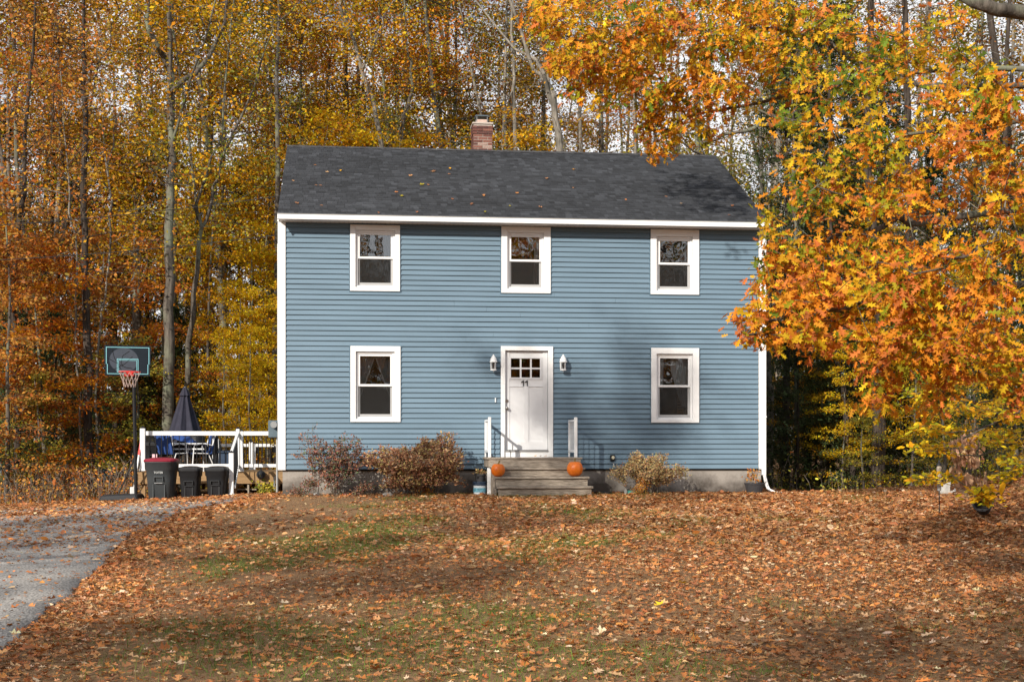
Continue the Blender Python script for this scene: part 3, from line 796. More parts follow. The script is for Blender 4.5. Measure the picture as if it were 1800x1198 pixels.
# pumpkins
def pumpkin(px, py, wpx, hpx, yo, label, ztop, stem):
    x, _ = H(px, py, yo); p = loc2w(x, yo); s = F / p.y; r = wpx / s / 2; h = hpx / s
    mb = MB(); nr, nz = 48, 18; V = []; Fc = []
    for j in range(nz + 1):
        ph = math.pi * j / nz
        for i in range(nr):
            t = 2 * math.pi * i / nr; rib = 1 - .10 * (abs(math.sin(t * 5.5 + .4)) < .35) * (1 - abs(math.sin(t * 5.5 + .4)) / .35) * math.sin(ph)
            rr = r * (math.sin(ph) ** .78) * rib
            zz = h / 2 - h / 2 * math.cos(math.pi - ph) * (1 if True else 0)
            dimp = -.12 * h * math.exp(-((math.sin(ph)) / .28) ** 2) * (1 if ph < 1.5 else 0)
            zz = h / 2 + h / 2 * math.cos(ph) + dimp
            V.append((rr * math.cos(t), rr * math.sin(t), zz))
    for j in range(nz):
        for i in range(nr):
            i2 = (i + 1) % nr; Fc.append((j*nr + i, (j+1)*nr + i, (j+1)*nr + i2, j*nr + i2))
    mb.add(V, Fc)
    t = empty('pumpkin', (p.x, p.y, ztop)); tag(t, label, 'pumpkin')
    mb.obj('body', M['pumpkin'], t, smooth=True)
    MB().tube([(0, 0, h * .84), (0, 0, h * .92), (stem * .5, -.01, h * 1.04), (stem, -.02, h * 1.17)], [.028, .017, .014, .017], 7).obj('stem', M['stem'], t)
pumpkin(875.5, 823, 24.5, 24, -LD - .27 * 1.6, 'smaller orange pumpkin with a leaning stalk on the left end of the steps', hgt[2], .035)
pumpkin(1010.5, 822, 28, 27.5, -LD - .27 * 1.6, 'larger round orange pumpkin on the right end of the steps', hgt[2], .0)

# bucket with a pot of plants on top, left of the steps
def leafy(name, m, P, D, Nv, size, cols, tmpl, parent=None, loc=None):
    V, T, Cc = leaves(P, D, Nv, size, cols, tmpl); return link(name, np_mesh(name, V, T, m, Cc), parent, loc)

# leaf templates: x across, y along, z up
def tmpl_oak():
    half = [(.20, .16), (.07, .30), (.40, .46), (.10, .52), (.34, .80), (.08, .80)]
    v = [(0, 0, 0), (0, .42, -.05), (0, 1.05, .02)]
    for sx in (1, -1):
        for (x, y) in half: v.append((sx * x, y, .16 * x + .02 * (y > .7)))
    f = []
    for b, fl in ((3, 0), (9, 1)):
        tr = [(0, b, b + 1), (0, b + 1, 1), (b + 1, b + 2, b + 3), (b + 1, b + 3, 1), (b + 3, b + 4, b + 5), (1, b + 3, b + 5), (1, b + 5, 2)]
        f += [t if not fl else t[::-1] for t in tr]
    v = [(x * .84, y, z) for x, y, z in v]
    return np.array(v), np.array(f)
def tmpl_oak_lite():
    v = [(0, 0, 0), (.22, .2, .04), (.1, .38, 0), (.38, .55, .08), (.12, .72, 0), (0, 1.0, 0), (-.12, .72, 0), (-.38, .55, .08), (-.1, .38, 0), (-.22, .2, .04)]
    f = [(0, 1, 2), (2, 3, 4), (0, 2, 8), (8, 2, 4), (8, 4, 6), (4, 5, 6), (6, 7, 8), (8, 9, 0)]
    return np.array(v), np.array(f)
def tmpl_beech():
    v = [(0, 0, 0), (.26, .35, .05), (.2, .72, .04), (0, 1.0, 0), (-.2, .72, .04), (-.26, .35, .05)]
    f = [(0, 1, 5), (1, 2, 5), (2, 4, 5), (2, 3, 4)]
    return np.array(v), np.array(f)
def tmpl_small():
    v = [(0, 0, 0), (.3, .5, .06), (0, 1.0, 0), (-.3, .5, .06)]
    return np.array(v), np.array([(0, 1, 2), (0, 2, 3)])
def tmpl_needle():
    v = [(.0, 0, 0), (.22, .3, .0), (.09, .62, -.02), (0, 1.0, -.06), (-.14, .55, -.02), (-.2, .25, 0)]
    return np.array(v), np.array([(0, 1, 5), (1, 2, 4), (2, 3, 4)])
def tmpl_curl():
    v = [(0, 0, .10), (.25, .2, .16), (.08, .38, .02), (.40, .55, .22), (.1, .72, .03), (0, 1.0, .12), (-.1, .72, .02), (-.38, .5, .14), (-.08, .38, .0), (-.24, .2, .12)]
    f = [(0, 1, 2), (2, 3, 4), (0, 2, 8), (8, 2, 4), (8, 4, 6), (4, 5, 6), (6, 7, 8), (8, 9, 0)]
    return np.array(v), np.array(f)
def tmpl_blade():
    return np.array([(-.03, 0, 0), (.03, 0, 0), (0, 1.0, .25)]), np.array([(0, 1, 2)])
TO, TOL, TB, TS, TN, TC, TG = tmpl_oak(), tmpl_oak_lite(), tmpl_beech(), tmpl_small(), tmpl_needle(), tmpl_curl(), tmpl_blade()
def nrm(a): return a / np.maximum(np.linalg.norm(a, axis=-1, keepdims=True), 1e-9)
def leaves(P, D, Nv, size, cols, tmpl):
    """P position of stalk, D along the blade, Nv rough normal"""
    tv, tf = tmpl; Y = nrm(D); X = nrm(np.cross(Y, Nv)); Z = np.cross(X, Y); s = np.asarray(size).reshape(-1, 1, 1)
    V = P[:, None] + s * (tv[None, :, 0:1] * X[:, None] + tv[None, :, 1:2] * Y[:, None] + tv[None, :, 2:3] * Z[:, None])
    n, k = len(P), len(tv)
    T = (tf[None] + (np.arange(n) * k)[:, None, None]).reshape(-1, 3)
    Cc = np.repeat(cols, k, axis=0)
    return V.reshape(-1, 3), T, Cc
PAL = {
 'orange': [(.66, .23, .018), (.70, .30, .015), (.55, .15, .02), (.60, .20, .04), (.72, .38, .02), (.42, .36, .02)],
 'oakmix': [(.62, .225, .018), (.64, .28, .025), (.54, .165, .04), (.54, .35, .016), (.28, .26, .015), (.11, .16, .015), (.68, .39, .018)],
 'yellow': [(.74, .43, .012), (.78, .52, .02), (.66, .32, .012), (.54, .44, .02), (.34, .33, .015)],
 'gold': [(.66, .33, .012), (.58, .25, .012), (.68, .43, .02), (.36, .29, .015)],
 'rust': [(.42, .13, .03), (.52, .20, .035), (.30, .10, .03), (.56, .27, .05), (.44, .22, .05), (.36, .24, .05)],
 'brown': [(.34, .16, .04), (.42, .20, .045), (.24, .11, .04), (.50, .27, .05), (.46, .17, .03), (.56, .36, .05)],
 'olive': [(.30, .26, .035), (.22, .22, .03), (.42, .32, .04), (.5, .38, .05), (.14, .17, .03)],
 'hemlock': [(.035, .055, .018), (.05, .075, .025), (.03, .04, .015), (.065, .08, .03)],
 'tan': [(.55, .34, .20), (.48, .27, .15), (.62, .42, .27), (.40, .22, .12)],
 'shrub': [(.40, .21, .11), (.30, .15, .08), (.50, .33, .18), (.38, .29, .11), (.28, .12, .07), (.20, .09, .05)],
 'shrub_red': [(.26, .10, .07), (.20, .09, .07), (.32, .16, .09), (.14, .08, .06), (.10, .13, .06)],
 'shrub_yel': [(.46, .30, .14), (.52, .38, .18), (.38, .24, .10), (.36, .17, .09), (.40, .36, .16)],
 'litter': [(.44, .185, .065), (.48, .24, .095), (.38, .135, .045), (.30, .135, .06), (.54, .29, .13), (.44, .16, .045), (.50, .31, .16), (.28, .105, .045), (.50, .20, .05), (.38, .18, .085), (.32, .145, .065), (.42, .17, .055), (.36, .17, .075), (.62, .44, .28), (.40, .15, .05), (.34, .12, .045)],
}
def pick(pal, n, jit=.14, w=None, cl=None):
    p = np.array(PAL[pal]); 
    if w is not None: w = np.array(w, float); w /= w.sum()
    i = rng.choice(len(p), n, p=w)
    if cl is not None:                                       # cl: cluster index per leaf, leaves of a twig keep to one tint
        ci = rng.choice(len(p), cl.max() + 1, p=w)
        keep = rng.random(n) < .62; i = np.where(keep, ci[cl], i)
    c = p[i] * np.exp(rng.normal(0, jit, (n, 1))) * np.exp(rng.normal(0, .05, (n, 3)))
    return np.clip(c, .004, .85)

# ------------------------------------------------------------------ growing trees
def segs_mesh(P0, P1, R0, R1, n=3, D0=None, D1=None):
    d = nrm(P1 - P0); ref = np.where(np.abs(d[:, 2:3]) < .9, np.array([[0, 0, 1.0]]), np.array([[1.0, 0, 0]]))
    t = 2 * np.pi * np.arange(n) / n
    def ring(dd):
        a = nrm(np.cross(dd, ref)); b = np.cross(dd, a); return a[:, None] * np.cos(t)[None, :, None] + b[:, None] * np.sin(t)[None, :, None]
    A = P0[:, None] + ring(d if D0 is None else D0) * R0[:, None, None]; B = P1[:, None] + ring(d if D1 is None else D1) * R1[:, None, None]
    V = np.concatenate([A, B], 1).reshape(-1, 3); m_ = len(P0)
    k = np.arange(n); q = np.stack([k, (k + 1) % n, (k + 1) % n + n, k + n], -1)
    T = (q[None] + (np.arange(m_) * 2 * n)[:, None, None]).reshape(-1, 4)
    return V, T
class Tree:
    def __init__(s): s.P = []; s.par = []; s.rmin = []
    def line(s, pts, r, parent=-1, sub=4, jit=0):
        """a limb: smooth polyline with radii"""
        pts = [np.array(p, float) for p in pts]; idx = parent
        n = (len(pts) - 1) * sub
        for i in range(n + 1):
            f = i / sub; k = min(int(f), len(pts) - 2); u = f - k
            p0 = pts[max(k - 1, 0)]; p1 = pts[k]; p2 = pts[k + 1]; p3 = pts[min(k + 2, len(pts) - 1)]
            p = .5 * ((2 * p1) + (-p0 + p2) * u + (2 * p0 - 5 * p1 + 4 * p2 - p3) * u * u + (-p0 + 3 * p1 - 3 * p2 + p3) * u ** 3)
            if jit and 0 < i: p = p + rng.normal(0, jit, 3)
            if i == 0 and parent >= 0: continue
            rr = r[0] + (r[1] - r[0]) * (i / n)
            s.P.append(p); s.par.append(idx); s.rmin.append(rr); idx = len(s.P) - 1
        return idx
    def grow(s, targets, step=.5, up=.0, sag=.05, jit=.05, out=0.0, rt=.004, lo=0):
        base = np.array(s.P); d0 = np.min(np.linalg.norm(targets[:, None] - base[None], axis=2), axis=1)
        cap = len(s.P) + len(targets) * 8; B = np.zeros((cap, 3)); n = len(s.P); B[:n] = base
        pen = np.zeros(cap); ends = []; order = np.argsort(d0); reach = np.zeros(cap); 
        for ti in order:
            t = targets[ti]; v = B[lo:n] - t; d = np.sqrt((v * v).sum(1)) + np.maximum(v[:, 2], 0) * .9 + reach[lo:n] * .12
            j = int(np.argmin(d)) + lo; L_ = np.linalg.norm(t - B[j]); k = max(1, min(6, int(L_ / step))); last = j
            for q in range(1, k + 1):
                u = q / k; p = B[j] + (t - B[j]) * u
                if q < k:
                    p = p + rng.normal(0, jit * L_ ** .5, 3); p[2] += up * L_ * math.sin(math.pi * u)
                B[n] = p; s.P.append(p); s.par.append(last); s.rmin.append(rt); reach[n] = reach[last] + L_ / k; last = n; n += 1
            ends.append(last)
        s.ends = np.array(ends); s.order = order
        return s.ends
    def radii(s, tip=.004, e=2.35):
        n = len(s.P); acc = np.zeros(n); r = np.zeros(n)
        for i in range(n - 1, -1, -1):
            r[i] = max(tip, acc[i] ** (1 / e)) if acc[i] > 0 else tip
            if s.par[i] >= 0: acc[s.par[i]] += r[i] ** e
        s.r = np.maximum(np.minimum(r, 10), np.array(s.rmin)); return s.r
    def wood(s, name, m, parent=None, skip=None):
        P = np.array(s.P); par = np.array(s.par); ok = par >= 0; i = np.nonzero(ok)[0]; p = par[i]; r = s.r
        limb = np.array(s.rmin)[i] > .008; R0 = np.where(limb & (r[p] < r[i] * 1.8), r[p], np.minimum(r[p], r[i] * 1.35 + .002)); V = []; T = []; b = 0
        sdir = nrm(P[i] - P[p]); nd = np.zeros_like(P); np.add.at(nd, i, sdir * (r[i] ** 2)[:, None]); np.add.at(nd, p, sdir * (r[i] ** 2)[:, None]); nd = nrm(nd)
        D0 = np.where(limb[:, None], nd[p], sdir); D1 = np.where(limb[:, None], nd[i], sdir)
        for lo, hi, n in ((0, .012, 3), (.012, .05, 5), (.05, 9, 9)):
            k = (r[i] >= lo) & (r[i] < hi)
            if not k.any(): continue
            v, t = segs_mesh(P[p[k]], P[i[k]], R0[k], r[i[k]], n, D0[k], D1[k]); V.append(v); T.append(t + b); b += len(v)
        return np_mesh(name, np.concatenate(V), np.concatenate(T), m, smooth=True)
    def dirs(s, idx):
        P = np.array(s.P); par = np.array(s.par); return nrm(P[idx] - P[par[idx]] + 1e-6)
def tufts(ends, P, D, n_per, spread, size, pal, tmpl, droop=.3, flat=.5, along=.25, w=None, jit=.14, rad_=1.0, sizej=.25):
    """n_per leaves round every twig end"""
    k = len(ends); cl = np.repeat(np.arange(k), n_per); N_ = len(cl)
    base = P[cl] - D[cl] * (rng.random((N_, 1)) * along) + rng.normal(0, 1, (N_, 3)) * spread * np.array([1, 1, 1 - flat * .75])
    d = nrm(D[cl] * .7 + rng.normal(0, rad_, (N_, 3)) * np.array([1, 1, .5]) + np.array([0, 0, -droop]))
    nv = nrm(rng.normal(0, 1, (N_, 3)) * (1 - flat) + np.array([-.25, -.5, .9]) * (.35 + flat))
    sz = size * np.exp(rng.normal(0, sizej, N_)); return leaves(base, d, nv, sz, pick(pal, N_, jit, w, cl), tmpl)
def join(parts):
    V = []; T = []; Cc = []; b = 0
    for v, t, c in parts: V.append(v); T.append(t + b); Cc.append(c); b += len(v)
    return np.concatenate(V), np.concatenate(T), np.concatenate(Cc)

def tree_obj(name, loc, rz, sc, trunk_me, crown_me, label, cat='tree', group=None):
    r = empty(name, loc, rz); r.scale = (sc, sc, sc * R.uniform(.93, 1.06))
    link('trunk', trunk_me, r); link('crown', crown_me, r)
    tag(r, label, cat, group); return r

def ellip(n, c, r, hollow=.35):
    d = nrm(rng.normal(0, 1, (n, 3))); q = (hollow + (1 - hollow) * rng.random((n, 1)) ** .6); return np.array(c) + d * q * np.array(r)

def proto_tall(h, r0, pal, n_t, n_leaf, size, lean=0, bark_='bark_grey', cw=2.6, c0=.35, fork=False, tm=TS, w=None, spread=.18):
    t = Tree(); k = 7
    wob = np.cumsum(rng.normal(0, .12 + .05 * fork, (k, 2)), 0); pts = []
    for i in range(k):
        u = i / (k - 1); pts.append((lean * h * u ** 1.3 * .12 + wob[i, 0] * (i > 0), wob[i, 1] * (i > 0), u * h * .92 - (.3 if i == 0 else 0)))
    t.line(pts, (r0, r0 * .22), sub=3)
    if fork:
        j = 8; p = np.array(t.P[j]); dx = R.choice((-1, 1)) * R.uniform(.1, .22)
        t.line([p, p + np.array((dx * 3, .2, 2.0)), p + np.array((dx * 8, .4, 5.2)), p + np.array((dx * 12, .7, 9.0))], (r0 * .7, r0 * .18), parent=j, sub=3)
    T_ = []
    nl = int(n_t)
    cent = []
    for _ in range(int(nl / 22)):
        u = c0 + (1 - c0) * R.random() ** .85; a = R.uniform(0, 2 * math.pi); rr = cw * math.sin(math.pi * min(.97, .12 + u * .8)) ** .7 * R.uniform(.2, 1.05) ** .6
        cent.append((math.cos(a) * rr + lean * h * u * .1, math.sin(a) * rr, u * h + rr * .25, R.uniform(.4, .95)))
    for _ in range(nl):
        cx, cy, cz, cr = R.choice(cent); T_.append((cx + R.gauss(0, cr * .6), cy + R.gauss(0, cr * .6), cz + R.gauss(0, cr * .38)))
    T_ = np.array(T_); T_ += rng.normal(0, .15, T_.shape)
    ends = t.grow(T_, step=.9, up=.06, jit=.09, lo=5); t.radii(.0065, 2.2)
    P = np.array(t.P)[ends]; D = t.dirs(ends)
    V, F_, Cc = tufts(ends, P, D, n_leaf, spread * 1.5, size, pal, tm, droop=.4, flat=.35, along=.5, w=w, jit=.3)
    return t.wood('trunk', M[bark_]), np_mesh('crown', V, F_, M['leaf'], Cc * .66)
def proto_layer(h, pal, n_t, n_leaf, size, cw=2.4, tiers=9, c0=.12, r0=.07, w=None, bark_='bark_grey', tm=TB):
    """understorey beech or maple with flat tiers of leaves"""
    t = Tree(); wob = np.cumsum(rng.normal(0, .09, (5, 2)), 0)
    t.line([(wob[i, 0] * (i > 0), wob[i, 1] * (i > 0), h * .95 * i / 4 - .2 * (i == 0)) for i in range(5)], (r0, r0 * .25), sub=3)
    T_ = []
    lim = []
    for k in range(tiers):
        z = h * (c0 + (1 - c0) * (k + .5) / tiers); a0 = R.uniform(0, 6.28)
        for q in range(3): lim.append((z + R.uniform(-.45, .45), a0 + q * 2.1 + R.uniform(-.9, .9), cw * (1 - .55 * (k / tiers)) * R.uniform(.35, 1.2), R.uniform(-.1, .5)))
    for _ in range(n_t):
        z, a, L_, up_ = R.choice(lim); u = R.random() ** .6; a += R.gauss(0, .28) ; rr = L_ * (.15 + .85 * u)
        T_.append((math.cos(a) * rr, math.sin(a) * rr, z + up_ * rr - .08 * rr * rr + R.gauss(0, .07)))
    ends = t.grow(np.array(T_), step=.4, up=.0, jit=.03, lo=2); t.radii(.0035, 2.3)
    P = np.array(t.P)[ends]; D = t.dirs(ends); D[:, 2] *= .3; D = nrm(D)
    V, F_, Cc = tufts(ends, P, D, n_leaf, .14, size, pal, tm, droop=.3, flat=.72, along=.35, w=w, jit=.22)
    return t.wood('trunk', M[bark_]), np_mesh('crown', V, F_, M['leaf'], Cc * .84)
def proto_hemlock(h, n_t, n_leaf, r0=.13, cw=2.6):
    t = Tree(); t.line([(0, 0, -.2), (.05, .03, h * .5), (0, 0, h)], (r0, .015), sub=8); T_ = []
    for _ in range(n_t):
        u = R.random() ** 1.1; z = h * (.08 + .9 * u); a = R.choice(range(16)) * .39 + R.gauss(0, .13) + int(z * 2) * .7; rr = cw * (1 - u) ** .75 * R.uniform(.2, 1) ** .6 + .1
        T_.append((math.cos(a) * rr, math.sin(a) * rr, z - .10 * rr * rr * .6 + R.gauss(0, .05)))
    ends = t.grow(np.array(T_), step=.5, jit=.03, lo=2); t.radii(.004, 2.4)
    P = np.array(t.P)[ends]; D = t.dirs(ends); V, F_, Cc = tufts(ends, P, D, n_leaf, .16, .15, 'hemlock', TN, droop=.5, flat=.8, along=.5)
    return t.wood('trunk', M['bark_dark']), np_mesh('crown', V, F_, M['needle'], Cc)

# ------------------------------------------------------------------ deck (same frame as the house)
deck = empty('deck', (corner.x, corner.y, 0), TH)
tag(deck, 'raised wooden deck with white posts and black balusters left of the house', 'deck')
YD = 3.0; YB = 6.6
dz = H(455, 829, YD)[1]; dxa = H(243, 829, YD)[0]
for k in range(26):
    ya = YD + k * (YB - YD) / 26; MB().box(dxa - .02, -.03, ya, ya + (YB - YD) / 26 - .006, dz - .03, dz).obj('deck_board', M['wood_pt'], deck)
MB().box(dxa, -.03, YD - .005, YD + .035, dz - .26, dz - .031).obj('rim_joist', M['wood_pt'], deck)
MB().box(dxa, dxa + .04, YD + .036, YB, dz - .26, dz - .031).obj('rim_joist', M['wood_pt'], deck)
MB().box(dxa, -.03, YB - .04, YB, dz - .26, dz - .031).obj('rim_joist', M['wood_pt'], deck)
for px_ in (251, 330, 412, 483):
    for yy in (YD + .06, YB - .2):
        x = H(px_, 840, YD)[0]; MB().box(x - .045, x + .045, yy, yy + .09, -.9, dz - .261).obj('support_post', M['wood_pt'], deck)
zt = H(330, 757.5, YD)[1]; zr0 = H(330, 765, YD)[1]; zb0 = H(360, 821, YD)[1]; zb1 = H(360, 815, YD)[1]
def dpost(px0, px1, pyt, pyb, yo, cap=True, nm='rail_post'):
    x0 = H(px0, 800, yo)[0]; x1 = H(px1, 800, yo)[0]; za = H(px0, pyb, yo)[1]; zb = H(px0, pyt, yo)[1]; w_ = x1 - x0
    o = MB().box(x0, x1, yo - w_ / 2, yo + w_ / 2, za, zb).obj(nm, M['white'], deck, bevel=.008)
    if cap:
        MB().add([(x0 - .01, yo - w_/2 - .01, zb), (x1 + .01, yo - w_/2 - .01, zb), (x1 + .01, yo + w_/2 + .01, zb), (x0 - .01, yo + w_/2 + .01, zb), ((x0 + x1) / 2, yo, zb + .05)],
                 [(0, 1, 4), (1, 2, 4), (2, 3, 4), (3, 0, 4), (3, 2, 1, 0)]).obj('post_cap', M['black_metal'], o)
    MB().box(x0 - .015, x1 + .015, yo - w_ / 2 - .015, yo + w_ / 2 + .015, za - .0, za + .05).obj('post_skirt', M['white'], o)
    return o
def dsection(pxa, pxb, yo, z_t, z_r, z_b1, z_b0, n):
    xa = H(pxa, 800, yo)[0]; xb = H(pxb, 800, yo)[0]
    rl = MB().box(xa, xb, yo - .03, yo + .03, z_r, z_t).obj('railing', M['white'], deck, bevel=.006)
    MB().box(xa, xb, yo - .022, yo + .022, z_b0, z_b1).obj('bottom_rail', M['white'], rl, bevel=.004)
    for k in range(n):
        x = xa + (xb - xa) * (k + .7) / (n + .4); MB().tube([(x, yo, z_b1), (x, yo, z_r)], .010, 6).obj('baluster', M['black_metal'], rl)
dpost(246.5, 255.5, 752, 827, YD); dpost(415, 421.5, 753, 828, YD); dpost(422.5, 427.5, 757, 828, YD)
dsection(256, 415, YD, zt, zr0, zb1, zb0, 15); dsection(428, 487, YD, zt, zr0, zb1, zb0, 8)
dpost(438, 444.5, 776, 828, YB - .4); dpost(446, 449.5, 779, 828, YB - .4, False)
z1_, z2_ = H(460, 779.5, YB - .4)[1], H(460, 785, YB - .4)[1]
dsection(300, 437, YB - .4, z1_, z2_, dz + .12, dz + .08, 12); dsection(450, 489, YB - .4, z1_, z2_, dz + .12, dz + .08, 6)
# left side railing running back
xx = H(251, 800, YD)[0]
rl = MB().box(xx - .03, xx + .03, YD + .06, YB, zr0, zt).obj('railing', M['white'], deck)
MB().box(xx - .02, xx + .02, YD + .06, YB, zb0, zb1).obj('bottom_rail', M['white'], rl)
for k in range(16): MB().tube([(xx, YD + .25 + k * .2, zb1), (xx, YD + .25 + k * .2, zr0)], .01, 6).obj('baluster', M['black_metal'], rl)
# stair newel and sloping handrail down to the drive
yn = YD - 1.5
dpost(402.5, 411, 795, 871, yn)
xn, zn = H(407, 792, yn); xa, za = H(418, 762, YD)
rl = MB().bar((xn, yn, zn - .03), (xa, YD - .05, za), .055, .06).obj('stair_rail', M['white'], deck)
x2, z2 = H(412.5, 856, yn); x3, z3 = H(419, 818, YD)
MB().bar((x2, yn, z2), (x3, YD - .05, z3), .04, .05).obj('bottom_rail', M['white'], rl)
for k in range(9):
    u = (k + .7) / 9.6; a_ = Vector((x2, yn, z2)).lerp(Vector((x3, YD - .05, z3)), u); b_ = Vector((xn, yn, zn)).lerp(Vector((xa, YD - .05, za)), u)
    MB().tube([a_, b_], .01, 5).obj('baluster', M['black_metal'], rl)
for i in range(3):
    yy = YD - .35 - .33 * i; zz = dz - .19 * (i + 1)
    MB().box(H(335, 800, yn)[0], xn - .07, yy - .02, yy + .28, zz - .04, zz).obj('stair_tread', M['wood_pt'], deck)
MB().box(H(414, 850, YD + .2)[0], -.05, YD + .22, YD + .26, H(450, 851, YD)[1], H(450, 848.5, YD)[1]).obj('cross_brace', M['wood_grey'], deck)
MB().box(H(414, 850, YD + .2)[0], H(450, 850, YD)[0], YD + .12, YD + .16, H(450, 861, YD)[1], H(450, 858.5, YD)[1]).obj('cross_brace', M['wood_grey'], deck)
x = H(436, 850, YD)[0]; MB().box(x - .02, x + .02, YD + .04, YD + .08, -.5, dz - .27).obj('brace', M['wood_grey'], deck)
MB().tube([(H(483, 840, YD)[0], YD - .1, -.1), (H(483, 840, YD)[0], YD - .1, dz - .1)], .02, 8).obj('drain_pipe', M['metal_grey'], deck)

# floodlight under the deck edge
x, z = H(459, 836, YD); p = loc2w(x, YD - .05, z)
t = empty('floodlight', p, TH); tag(t, 'small dark green floodlight hanging under the deck edge', 'lamp')
MB().lathe([(.02, 0), (.09, .01), (.10, .08), (.05, .14), (.02, .16)], 12, close=True).obj('lamp_head', M['black_plastic'], t, rot=(rad(60), 0, 0))
MB().box(-.015, .015, .02, .05, .08, .2).obj('bracket', M['black_metal'], t)

# ------------------------------------------------------------------ wheeled bins
def wheeled_bin(px0, px1, pyt, Y, name, label, body_m, lid_m, round_=True, logo=False, base=None, lidopen=0):
    xm = (px0 + px1) / 2; p = at(xm, pyt, Y); base_z = float(gz(p.x, Y)) if base is None else base; h = p.z - base_z; wd = (px1 - px0) / F * Y
    t = empty(name, (p.x, Y, base_z), R.uniform(-.06, .06)); tag(t, label, 'bin')
    r = wd / 2; sq = .25 if round_ else .9
    hb = h - .07
    prof = [(r * .70, .03), (r * .74, .04), (r * .83, hb * .55), (r * .84, hb * .56), (r * .88, hb * .78), (r * .955, hb * .80), (r * .97, hb * .97), (r * 1.0, hb * .975), (r * 1.0, hb)]
    b = MB().lathe(prof, 32, sq=sq, close=True).obj('body', body_m, t, smooth=False)
    for pl in b.data.polygons: pl.use_smooth = len(pl.vertices) == 4
    k = .955
    lid = [(r * 1.02, hb + .001), (r * 1.03, hb + .03), (r * .96, hb + .055), (r * .5, hb + .085), (.02, hb + .09)]
    MB().lathe(lid, 32, sq=sq, close=True).obj('lid', lid_m, t, smooth=False)
    yf_ = -r * .80
    mb = MB(); mb.box(-.10, .10, yf_ - .05, yf_ + .02, hb * .60, hb * .635)
    mb.box(-.10, -.08, yf_ - .05, yf_ + .02, hb * .50, hb * .60); mb.box(.08, .10, yf_ - .05, yf_ + .02, hb * .50, hb * .60); mb.obj('grip_pocket', body_m, t, bevel=.004)
    MB().box(-.085, .085, yf_ - .055, yf_ - .035, hb * .45, hb * .465).obj('grip_bar', M['metal_grey'] if logo else body_m, t)
    for sx in (-1, 1):
        MB().tube([(sx * r * .66, r * .5, .10), (sx * r * .78, r * .5, .10)], .10, 16).obj('wheel', M['black_plastic'], t)
    for k_ in (-.35, .35): MB().box(r * k_ - .012, r * k_ + .012, yf_ - .012, yf_ + .03, .06, hb * .42).obj('rib', body_m, t)
    if logo:
        cu = bpy.data.curves.new('lettering', 'FONT'); cu.body = 'TOTER'; cu.size = .062; cu.extrude = .002; cu.align_x = 'CENTER'
        o = bpy.data.objects.new('lettering', cu); C.objects.link(o); o.parent = t; o.location = (0, -r * .93, hb * .70); o.rotation_euler = (rad(90), 0, 0); cu.materials.append(M['silver_print'])
        bpy.context.view_layer.update(); me = bpy.data.meshes.new_from_object(o.evaluated_get(bpy.context.evaluated_depsgraph_get())); q = link('lettering', me, t, o.location.copy(), o.rotation_euler.copy()); bpy.data.objects.remove(o)
    return t
YBN = 30.2
wheeled_bin(256, 313, 805, YBN, 'wheeled_bin', 'rounded dark grey bin with a dark red lid by the basketball pole', M['bin_grey'], M['red_lid'], True, True)
wheeled_bin(316, 354, 820, YBN + .1, 'wheeled_bin', 'middle black bin between the red lidded bin and the last bin', M['black_plastic'], M['black_plastic'], False)
wheeled_bin(363, 402, 820, YBN + .1, 'wheeled_bin', 'black bin standing next to the white stair newel', M['black_plastic'], M['black_plastic'], False)
pb = loc2w(H(272, 800, YD + .8)[0], YD + .8)
t = wheeled_bin(254, 294, 776, pb.y, 'deck_bin', 'black ribbed storage bin with a pink sticker up on the deck', M['black_plastic'], M['black_plastic'], False, base=dz)
MB().box(-.02, .09, -.27, -.262, .30, .40).obj('sticker', M['sticker'], t)

# ------------------------------------------------------------------ things on the deck
px_u = 325; pu = loc2w(H(px_u, 800, YD + 1.8)[0], YD + 1.8)
um = empty('umbrella', (pu.x, pu.y, dz)); tag(um, 'folded navy patio umbrella standing on the deck', 'umbrella')
ut = at(325, 678, pu.y).z - dz; ub = .35; V = []; Fc = []; n = 64; nz = 16
for j in range(nz + 1):
    v = j / nz; z = ut - .06 + (ub - ut + .06) * v; base = .05 + .60 * v ** 1.0
    for i in range(n):
        t_ = 2 * math.pi * i / n; fold = 1 - (.42 - .12 * v) * abs(math.sin(t_ * 4 + .3)) ** .8 + .03 * math.sin(t_ * 19 + v * 4)
        V.append((base * fold * math.cos(t_), base * fold * math.sin(t_), z + .05 * math.sin(t_ * 8) * v))
for j in range(nz):
    for i in range(n):
        i2 = (i + 1) % n; Fc.append((j*n + i, (j+1)*n + i, (j+1)*n + i2, j*n + i2))
MB().add(V, Fc).obj('canopy', M['navy'], um, smooth=True)
V = []; Fc = []; 
for j in range(6):
    v = j / 5; z = ut - .03 - .20 * v; base = .035 + .105 * v
    for i in range(n):
        t_ = 2 * math.pi * i / n; V.append((base * (1 - .22 * abs(math.sin(t_ * 4))) * math.cos(t_), base * (1 - .22 * abs(math.sin(t_ * 4))) * math.sin(t_), z))
for j in range(5):
    for i in range(n):
        i2 = (i + 1) % n; Fc.append((j*n + i, (j+1)*n + i, (j+1)*n + i2, j*n + i2))
MB().add(V, Fc).obj('vent_cap', M['navy'], um, smooth=True)
MB().tube([(0, 0, .0), (0, 0, ut - .02)], .02, 10).obj('pole', M['metal_grey'], um)
MB().lathe([(.25, .0), (.24, .04), (.06, .08), (.03, .2)], 20, close=True).obj('base', M['black_plastic'], um)
def deckpt(px, yo): p = loc2w(H(px, 800, yo)[0], yo); return Vector((p.x, p.y, dz))
